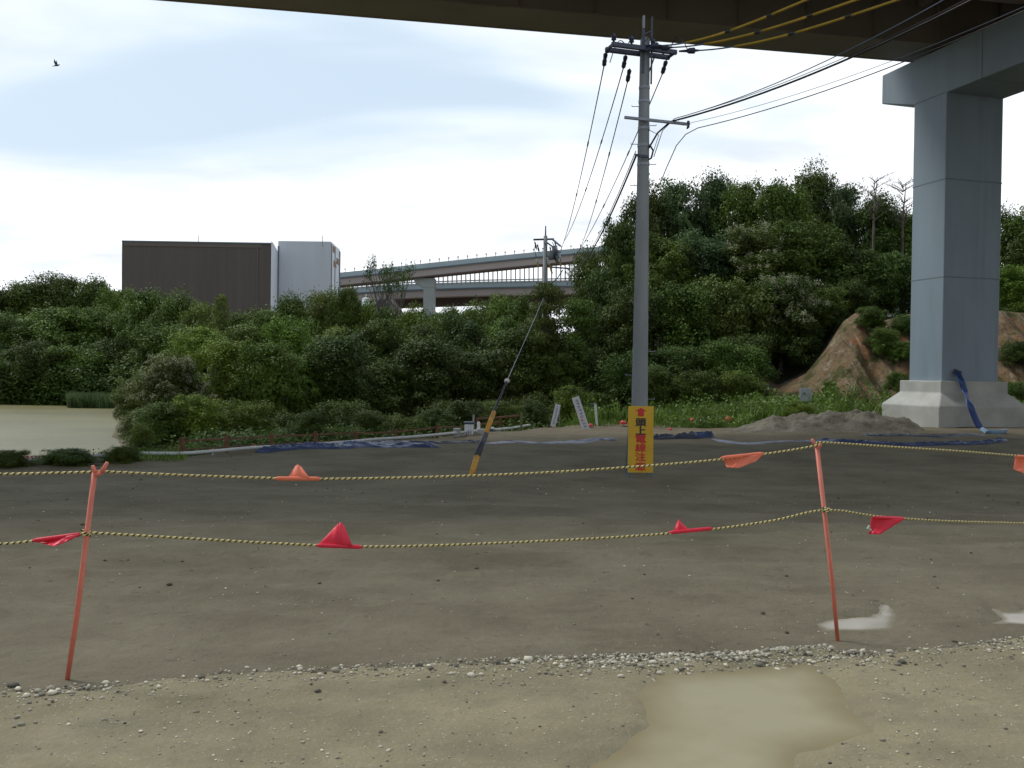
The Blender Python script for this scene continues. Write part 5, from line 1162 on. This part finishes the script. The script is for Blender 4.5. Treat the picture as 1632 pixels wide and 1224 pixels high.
# ------------------------------------------------------------------ kerb, fence and blue sheets along the edge of the lot
m_kerb = mat('white_drain_pipe', col=(0.50, 0.52, 0.52), rough=.5, var=.08, vscale=2, coords='World')
KL = [(-300, 757), (-120, 746), (0, 737), (110, 729), (215, 723), (290, 722.5), (350, 718), (410, 713), (530, 706), (600, 700), (660, 696), (740, 688.5), (780, 685), (815, 682), (845, 677)]
kp = []
for a, b_ in KL:
    p = UZ(a, b_, -.40); p.y += .15; kp.append(U(a, b_, p.y))
kp = smooth_pts(kp, 5)
tag(MB().tube(kp, .042, 12).build('drain_pipe', m_kerb, smooth=True, origin=kp[30]), 'long white pipe lying along the pond side edge of the lot', 'pipe')
m_fence = mat('rusty_brown_fence', col=(0.150, 0.060, 0.035), rough=.8, var=.3, vscale=5, coords='World')
fpx = [(290, 726, 697), (362, 722, 694), (433, 716, 690.5), (503, 710, 687.5), (567, 706, 686), (631, 701, 684), (697, 697, 677)]
def edgeY(px):
    Y = 25.0
    for _ in range(8): Y = float(Yb((px - 816) / F * Y))
    return Y
q0 = U(290, 726, edgeY(290) + .1)
fence = thing('fence', (q0.x, q0.y, gz1(q0.x, q0.y)), 'low rusty brown rail fence running behind the white pipe and blue sheets', 'fence')
tops = []
for a, b_, c_ in fpx:
    Yq = edgeY(a) + .12; g = U(a, b_, Yq); t_ = U(a, c_, Yq); g.z = min(g.z, gz1(g.x, g.y)) - .1; MB().bar((t_.x, Yq, g.z), (t_.x, Yq, t_.z), .085, .085).build('post', m_fence, fence, bevel=.008); tops.append(Vector((t_.x, Yq, t_.z)))
tops.append(U(745, 676, edgeY(745) + .1))
for i in range(len(tops) - 1):
    for dz, th in ((-.09, .038), (-.30, .022)):
        MB().bar(tops[i] + Vector((0, .055, dz)), tops[i + 1] + Vector((0, .055, dz)), .03, th).build('rail', m_fence, fence)
g2 = thing('fence', U(795, 690, 34), 'short rusty brown frame fence right of the guy wire', 'fence')
for a, b_, c_ in ((761, 690, 666), (797, 696, 664), (831, 690, 658)):
    Yq = edgeY(a) + .5; t_ = U(a, c_, Yq); MB().bar((t_.x, Yq, gz1(t_.x, Yq) - .2), (t_.x, Yq, t_.z), .09, .09).build('post', m_fence if a != 831 else mat('mossy_post', (.12, .14, .05)), g2)
for a, b_, c_, d_ in ((761, 667.5, 797, 665), (797, 665, 831, 662), (761, 676, 797, 674)):
    MB().bar(U(a, b_, edgeY(a) + .58), U(c_, d_, edgeY(c_) + .58), .045, .06).build('rail', m_fence, g2)
for i, (a, b_, c_) in enumerate(((268, 731, 712), (273, 731, 709), (281, 730, 711), (284, 729, 716))):
    Yq = edgeY(a) - .1; g = U(a, b_, Yq); t_ = U(a + .5, c_, Yq); tag(MB().tube([g - Vector((0, 0, .1)), t_], .013, 6).build('thin_stake', m_fence, origin=g), ['leftmost of the four thin rusty stakes left of the fence', 'second from the left of the four thin rusty stakes', 'third from the left of the four thin rusty stakes', 'thin rusty stake nearest to the leftmost fence post'][i], 'stake', 'thin stakes by the fence')
# red capped marker stubs
m_redp = mat('red_plastic', (0.55, 0.05, 0.03), rough=.5, var=.1)
m_whp = mat('white_plastic', (0.68, 0.70, 0.72), rough=.45, var=.06, vscale=3, coords='World')
def cap_marker(px, py, hpx, Y, label):
    g = U(px, py, Y); g.z = min(g.z, gzh(g.x, Y)); zt = U(px, py - hpx, Y).z; h = zt - g.z
    o = thing('marker_cap', g, label, 'marker', 'red marker caps'); w = .5 * hpx / F * Y
    MB().tube([g - Vector((0, 0, .1)), g + Vector((0, 0, h * .55))], w * .28, 8).build('stake', m_whp, o); MB().tube([g + Vector((0, 0, h * .5)), g + Vector((0, 0, h * .8)), g + Vector((0, 0, h))], [w, w * .95, w * .35], 10).build('red_cap', m_redp, o)
cap_marker(339, 724, 9, edgeY(339) - .05, 'red marker cap at the foot of the fence, left one of the pair')
cap_marker(405, 718, 9, edgeY(405) - .05, 'red marker cap just left of the blue sheets')
cap_marker(1103, 676, 10, 37.5, 'orange red marker cap in the weeds right of the yellow sign')
cap_marker(1161, 676, 12, 37.5, 'larger red marker cap in the weeds left of the soil heap')
cap_marker(1068, 688, 6, 34.0, 'small red marker cap at the right of the yellow sign behind the blue sheet')
cap_marker(993, 682, 12, 36.5, 'dull red marker cap just left of the yellow sign')
# blue sheets
def sheetmat(n, c, c2): return mat(n, col=c, col2=c2, vscale=2.2, rough=.38, bump=.03, bscale=7, coords='World', detail=8)
m_tarp = sheetmat('crumpled_blue_sheet', (.016, .030, .085), (.045, .075, .19)); m_tarpl = sheetmat('faded_pale_blue_sheet', (.10, .11, .18), (.22, .24, .31)); m_tarpd = sheetmat('dark_soiled_sheet', (.018, .022, .045), (.05, .06, .10))
def tarp(L, W0, H0, m, label, seed, name='blue_sheet'):
    pts = []
    for a, b_ in L:
        p = UZ(a, b_, -.45)
        for _ in range(6): p = UZ(a, b_, gz1(p.x, p.y))
        pts.append(p)
    P = smooth_pts(pts, 26); nW = 13; vs2 = []; n = len(P)
    for i, p in enumerate(P):
        t = (P[min(i + 1, n - 1)] - P[max(i - 1, 0)]); t.z = 0; t.normalize(); s_ = Vector((-t.y, t.x, 0)); e_ = min(1, min(i, n - 1 - i) / 8.0)
        wloc = W0 * (.55 + .9 * abs(float(fbm(np.array([p.x * .8 + seed]), np.array([seed * 1.0]), 3)[0]) + .25)) * (.25 + .75 * e_)
        for j in range(nW):
            v_ = j / (nW - 1); q_ = p + s_ * (v_ - .5) * wloc; bump = math.sin(math.pi * v_) ** .6
            cr_ = float(fbm(np.array([q_.x * 2.1 + seed]), np.array([q_.y * 9 + v_ * 3]), 4)[0]); h = H0 * bump * (.55 + .9 * abs(cr_) + .5 * float(fbm(np.array([q_.x * .9]), np.array([seed * 3.1]), 2)[0])) * (.3 + .7 * e_)
            vs2.append(Vector((q_.x, q_.y, gz1(q_.x, q_.y) + .006 + max(h, 0))))
    o = mkobj(name, vs2, [tuple(r[::-1]) for r in grid(nW, n).tolist()], m, smooth=False, origin=P[n // 2]); sm = o.modifiers.new('thickness', 'SOLIDIFY'); sm.thickness = .006
    return tag(o, label, 'sheet', 'crumpled plastic sheets on the lot')
tarp([(408, 717), (470, 715), (530, 713.5), (590, 711.5), (640, 712), (700, 713)], .7, .14, m_tarp, 'long crumpled blue sheet lying beside the fence, left of the guy wire', 3)
tarp([(560, 707), (640, 705), (700, 706.5), (770, 705)], .45, .08, m_tarpd, 'dark soiled sheet trailing right from the long blue sheet', 5)
tarp([(768, 708), (820, 705), (860, 707)], .5, .05, m_tarpl, 'faint pale scrap of sheet just right of the guy wire', 6)
tarp([(858, 708), (905, 706), (950, 704), (982, 702)], .5, .07, m_tarpl, 'pale faded sheet left of the yellow sign', 8)
tarp([(1040, 700), (1065, 699), (1090, 698), (1110, 697)], .55, .20, m_tarpd, 'dark bundled sheet just right of the yellow sign', 9)
tarp([(1102, 698), (1120, 697), (1138, 697)], .5, .20, m_tarp, 'short bright blue bundle right of the dark bundled sheet', 12)
tarp([(1135, 698), (1190, 700), (1250, 701), (1300, 702)], .45, .05, m_tarpl, 'flat pale sheet strip left of the right rope post top', 14)
tarp([(1296, 704), (1360, 706), (1430, 709), (1500, 709), (1560, 708), (1604, 709)], .5, .12, m_tarp, 'long rolled blue sheet running right in front of the pier', 17)
tarp([(1375, 696), (1410, 694), (1460, 695), (1510, 696), (1570, 694)], .4, .07, m_tarpd, 'thin dark blue sheet strip between the soil heap and the long roll', 19)

# flat blue hose hanging down the pier foot
m_hose = mat('blue_lay_flat_hose', (.022, .055, .19), rough=.4, var=.2, vscale=3, coords='World'); m_hosel = mat('pale_blue_hose', (.20, .34, .50), rough=.45)
fy = U(1530, 600, E0.y).y + .2
hps = [(1527, 594, -.16), (1533, 608, -.50), (1538, 624, -.62), (1546, 645, -1.32), (1555, 668, -1.42), (1563, 684, -1.50)]
base_y = (E0 + wh * .7).y
hp_ = [U(a, b_, base_y + d_) for a, b_, d_ in hps]
ho = thing('drain_hose', hp_[-1], 'flat blue hose hanging from the dark face of the pier down over its foot', 'hose')
def flat_tube(P, w, h, m, name, par):
    mb = MB(); o2 = []; P = smooth_pts(P, 8); n = 10; vs2 = []
    for i, p in enumerate(P):
        t = (P[min(i + 1, len(P) - 1)] - P[max(i - 1, 0)]).normalized(); s_ = t.cross(Vector((0, 1, .3))).normalized(); u2 = s_.cross(t).normalized()
        for k in range(n): a = 2 * math.pi * k / n; vs2.append(p + s_ * math.cos(a) * w / 2 + u2 * math.sin(a) * h / 2)
    fs2 = [(i * n + k, i * n + (k + 1) % n, (i + 1) * n + (k + 1) % n, (i + 1) * n + k) for i in range(len(P) - 1) for k in range(n)]
    mb.add(vs2, fs2 + [tuple(reversed(range(n))), tuple(range((len(P) - 1) * n, len(P) * n))]); return mb.build(name, m, par, smooth=True)
flat_tube(hp_, .26, .08, m_hose, 'hose', ho)
gq = [hp_[-1]] + [UZ(a, b_, gz1(hp_[-1].x, hp_[-1].y) + .06) for a, b_ in ((1572, 689), (1590, 689.5), (1603, 688))]
flat_tube(gq, .24, .07, m_hosel, 'hose_end', ho)
MB().bar(U(1521, 591, base_y - .1), U(1531, 595, base_y - .12), .12, .16).build('pipe_outlet', m_ins, ho)

# boards, stakes and boxes on the far side of the lot
m_board = mat('white_sign_board', (.60, .62, .66), rough=.5, var=.08, vscale=4, coords='World'); m_print = mat('faded_purple_print', (.24, .22, .34), rough=.6); m_rprint = mat('faded_red_print', (.45, .08, .08), rough=.6); m_grey = mat('grey_plastic', (.30, .32, .33), rough=.6, var=.1)
def board(c0, c1, wpx, Y, label, base_red=True, red=False):
    a = U(c0[0], c0[1], Y); b_ = U(c1[0], c1[1], Y + .35); ax2 = (b_ - a); L_ = ax2.length; ax2.normalize(); s_ = Vector((1, 0, 0)); s_ = (s_ - ax2 * s_.dot(ax2)).normalized(); n_ = s_.cross(ax2); w = wpx / F * Y
    if n_.y > 0: n_ = -n_
    o = thing('tilted_board', a, label, 'sign board', 'leaning white boards')
    def bp(u_, v_, d_=0): return a + s_ * (u_ - .5) * w + ax2 * v_ * L_ + n_ * d_
    MB().hexa([bp(0, 0), bp(1, 0), bp(1, 0, .03), bp(0, 0, .03), bp(0, 1), bp(1, 1), bp(1, 1, .03), bp(0, 1, .03)]).build('board', m_board, o)
    mb = MB(); mr_ = MB(); rr = random.Random(int(c0[0]))
    nch = 9
    for i in range(nch):
        v0 = .93 - i * .095
        tgt_ = mr_ if (red and i in (5, 6)) else mb
        for _ in range(5):
            if rr.random() < .5: u0 = .28 + rr.random() * .1; u1 = .62 + rr.random() * .12; v1 = v0 - rr.random() * .06; tgt_.hexa([bp(u0, v1 - .010, .0305), bp(u1, v1 - .010, .0305), bp(u1, v1 - .010, .033), bp(u0, v1 - .010, .033), bp(u0, v1, .0305), bp(u1, v1, .0305), bp(u1, v1, .033), bp(u0, v1, .033)])
            else: u0 = .3 + rr.random() * .35; tgt_.hexa([bp(u0, v0 - .065, .0305), bp(u0 + .07, v0 - .065, .0305), bp(u0 + .07, v0 - .065, .033), bp(u0, v0 - .065, .033), bp(u0, v0, .0305), bp(u0 + .07, v0, .0305), bp(u0 + .07, v0, .033), bp(u0, v0, .033)])
    mb.build('faded_writing', m_print, o)
    if red: mr_.build('faded_red_writing', m_rprint, o)
    MB().tube([a - Vector((0, 0, .25)), a + ax2 * .1], .03, 8).build('stake', m_grey, o)
    MB().tube([bp(.9, .85, -.03), Vector((bp(.9, .85).x + .05, a.y + .7, gzh(a.x, a.y + .7)))], .018, 6).build('prop', m_grey, o)
    if base_red: g = a - Vector((0, 0, .05)); MB().tube([g - Vector((0, 0, .18)), g - Vector((0, 0, .04)), g], [.20, .16, .06], 12).build('red_base', m_redp, o)
board((881, 680), (889.5, 645), 8.5, 37.0, 'shorter white board leaning right on a red base among the weeds')
board((935, 687.5), (917, 633), 12, 35.5, 'taller white board leaning left with faded purple and red writing', base_red=False, red=True)
cap_marker(941, 684, 9, 36.0, 'red marker cap at the foot of the taller white leaning board')
p_ = U(950, 685, 36.5); tag(MB().bar((p_.x + .05, p_.y, gzh(p_.x, p_.y) - .2), U(949, 645, 36.5), .09, .06).build('white_stake', m_whp, origin=p_, bevel=.01), 'plain white stake in the weeds right of the leaning boards', 'stake')
pw0 = U(884, 645, 44.5); pw1 = U(950, 647, 44.0); pp_ = thing('drain_pipe', pw0, 'grey pipe lying level across the bright green bush behind the leaning boards', 'pipe'); MB().tube([pw0, pw1], .13, 16).build('pipe', mat('dull_purple_grey_pipe', (.10, .095, .12), rough=.6, var=.15), pp_, smooth=True)
for px_ in (894, 938): g = U(px_, 646, 44.3); MB().bar((g.x, 44.3, gzh(g.x, 44.3) - .1), (g.x, 44.3, g.z - .1), .08, .08).build('support', m_grey, pp_)
bs_ = thing('notice_board', U(1284, 655, 41), 'small pale board on a post between the bush and the bare earth slope', 'notice board')
c_ = U(1284, 629, 41); MB().box(c_, (.52, .05, .60)).build('panel', mat('pale_grey_panel', (.42, .45, .50), rough=.5, var=.1, vscale=4), bs_, bevel=.01); MB().tube([(c_.x + .22, c_.y + .06, gzh(c_.x, c_.y) - .2), (c_.x + .22, c_.y + .06, c_.z + .2)], .04, 8).build('post', m_grey, bs_)
MB().box(c_ + Vector((0, -.03, 0)), (.46, .012, .03)).build('frame_bar', m_grey, bs_)
def ledgeY(px): return edgeY(px) - .25
def gbox(px0, px1, py0, py1, dep, name, label, cat, m, top=None, stripes=None, group=None):
    Y = ledgeY((px0 + px1) / 2); a = U(px0, py1, Y); b_ = U(px1, py0, Y); g = min(a.z, gz1(a.x, Y)); o = thing(name, (((a.x + b_.x) / 2), Y, g), label, cat, group); w = b_.x - a.x
    MB().box(((a.x + b_.x) / 2, Y + dep / 2, (g + b_.z) / 2), (w, dep, b_.z - g)).build('body', m, o, bevel=.02)
    if top is not None: MB().box(((a.x + b_.x) / 2, Y + dep / 2, b_.z + .035), (w + .06, dep + .06, .065)).build('lid', top, o, bevel=.01)
    if stripes is not None:
        for k in range(3): MB().box((a.x + w * (.25 + .25 * k), Y - .006, g + (b_.z - g) * .3), (w * .11, .012, (b_.z - g) * .4)).build('marking', stripes, o)
    return o
gbox(722, 733, 683, 697, .3, 'grey_sack', 'grey concrete block left of the white lidded box', 'block', m_grey)
gbox(740, 754, 676, 696, .35, 'lidded_box', 'white box with a dark lid and purple marks on the white pipe', 'box', m_whp, m_ins, m_print)
Yq = ledgeY(755); t_ = U(754, 662, Yq); tag(MB().tube([(t_.x, Yq + .45, gz1(t_.x, Yq) - .1), (t_.x, Yq + .45, t_.z)], .03, 8).build('grey_post', m_grey, origin=(t_.x, Yq + .45, t_.z)), 'thin grey post standing right behind the white lidded box', 'post')
gbox(758, 771, 684, 697, .3, 'grey_sack', 'pale grey block left of the guy wire', 'block', mat('pale_grey_block', (.40, .42, .42), rough=.7, var=.1))
Yq = ledgeY(763); t_ = U(763, 672, Yq + .4); tag(MB().tube([(t_.x, Yq + .4, gz1(t_.x, Yq) - .1), (t_.x, Yq + .4, t_.z - .05), (t_.x, Yq + .4, t_.z)], [.055, .055, .03], 10).build('white_marker_post', m_whp, origin=t_), 'short white marker post above the pale grey block', 'post')
gbox(781, 786, 684, 693, .12, 'blue_can', 'small dark blue can at the right of the guy wire', 'can', m_hose, m_whp)
gbox(790, 797, 687, 693, .12, 'white_can', 'small white can right of the dark blue can', 'can', m_whp, m_grey)
# fence bar and sandbags at the left end
m_stripe = mat('red_white_bar', (.60, .55, .52), rough=.5)
sb = thing('barrier_bar', U(52, 730, 20.6), 'low red and white striped bar between the two hedge bushes at the left', 'barrier'); a_, b_ = U(30, 729, 20.6), U(75, 728, 20.6)
MB().bar(a_, b_, .05, .06).build('bar', m_stripe, sb)
for k in range(7): MB().bar(a_.lerp(b_, k / 7 + .02), a_.lerp(b_, k / 7 + .08), .056, .066).build('red_band', m_redp, sb)
for t_ in (.1, .9): p_ = a_.lerp(b_, t_); MB().bar((p_.x, p_.y, gz1(p_.x, p_.y) - .1), p_, .04, .04).build('leg', m_grey, sb)
m_bag = mat('pale_blue_sandbag', (.30, .36, .42), rough=.8, var=.2, vscale=6, coords='World', bump=.01, bscale=30)
for px_, py_, lb in ((34, 741, 'pale blue sandbag between the hedge bushes, left one'), (50, 741.5, 'pale blue sandbag between the hedge bushes, right one')):
    p_ = U(px_, py_, 19.9); mb = MB(); mb.ell(p_, (.13, .10, .075), 14, 8); v = [Vector(q_) + Vector((0, 0, .02 * float(vnoise(np.array([q_[0] * 20]), np.array([q_[1] * 20 + q_[2] * 9]))[0]))) for q_ in mb.v]; mb.v = [tuple(q_) for q_ in v]
    tag(mb.build('sandbag', m_bag, smooth=True, origin=p_), lb, 'sandbag', 'sandbags')
# ------------------------------------------------------------------ bird in flight
m_bird = mat('grey_bird_feathers', (.10, .12, .18), rough=.7, var=.2, vscale=20); bc = U(90, 104, 40)
mb = MB(); mb.tube([bc + Vector((-.11, 0, -.03)), bc + Vector((-.06, 0, -.015)), bc, bc + Vector((.06, 0, .0)), bc + Vector((.10, 0, .02)), bc + Vector((.13, 0, .022)), bc + Vector((.15, 0, .018))], [.012, .03, .042, .034, .026, .018, .003], 10)
bird = mb.build('bird', m_bird, smooth=True, origin=bc); tag(bird, 'small bird with raised wings flying high at the upper left', 'bird')
for s_ in (-1, 1):
    w0 = bc + Vector((.03, s_ * .02, .02)); w1 = bc + Vector((-.05, s_ * .02, .02)); m0 = bc + Vector((-.0, s_ * .07, .12)); m1 = bc + Vector((-.08, s_ * .07, .11)); tp = bc + Vector((-.06, s_ * .09, .25)); dn = Vector((.004, .004, 0))
    MB().add([w0, w1, m1, m0, tp, w0 + dn, w1 + dn, m1 + dn, m0 + dn, tp + dn], [(0, 1, 2, 3), (3, 2, 4), (8, 7, 6, 5), (9, 7, 8), (0, 3, 8, 5), (1, 6, 7, 2), (3, 4, 9, 8), (2, 7, 9, 4)]).build('wing', m_bird, bird)
MB().add([bc + Vector((-.09, .0, -.02)), bc + Vector((-.17, -.03, -.05)), bc + Vector((-.17, .03, -.05)), bc + Vector((-.09, 0, -.028)), bc + Vector((-.17, -.03, -.056)), bc + Vector((-.17, .03, -.056))], [(0, 1, 2), (5, 4, 3), (0, 3, 4, 1), (1, 4, 5, 2), (2, 5, 3, 0)]).build('tail', m_bird, bird)
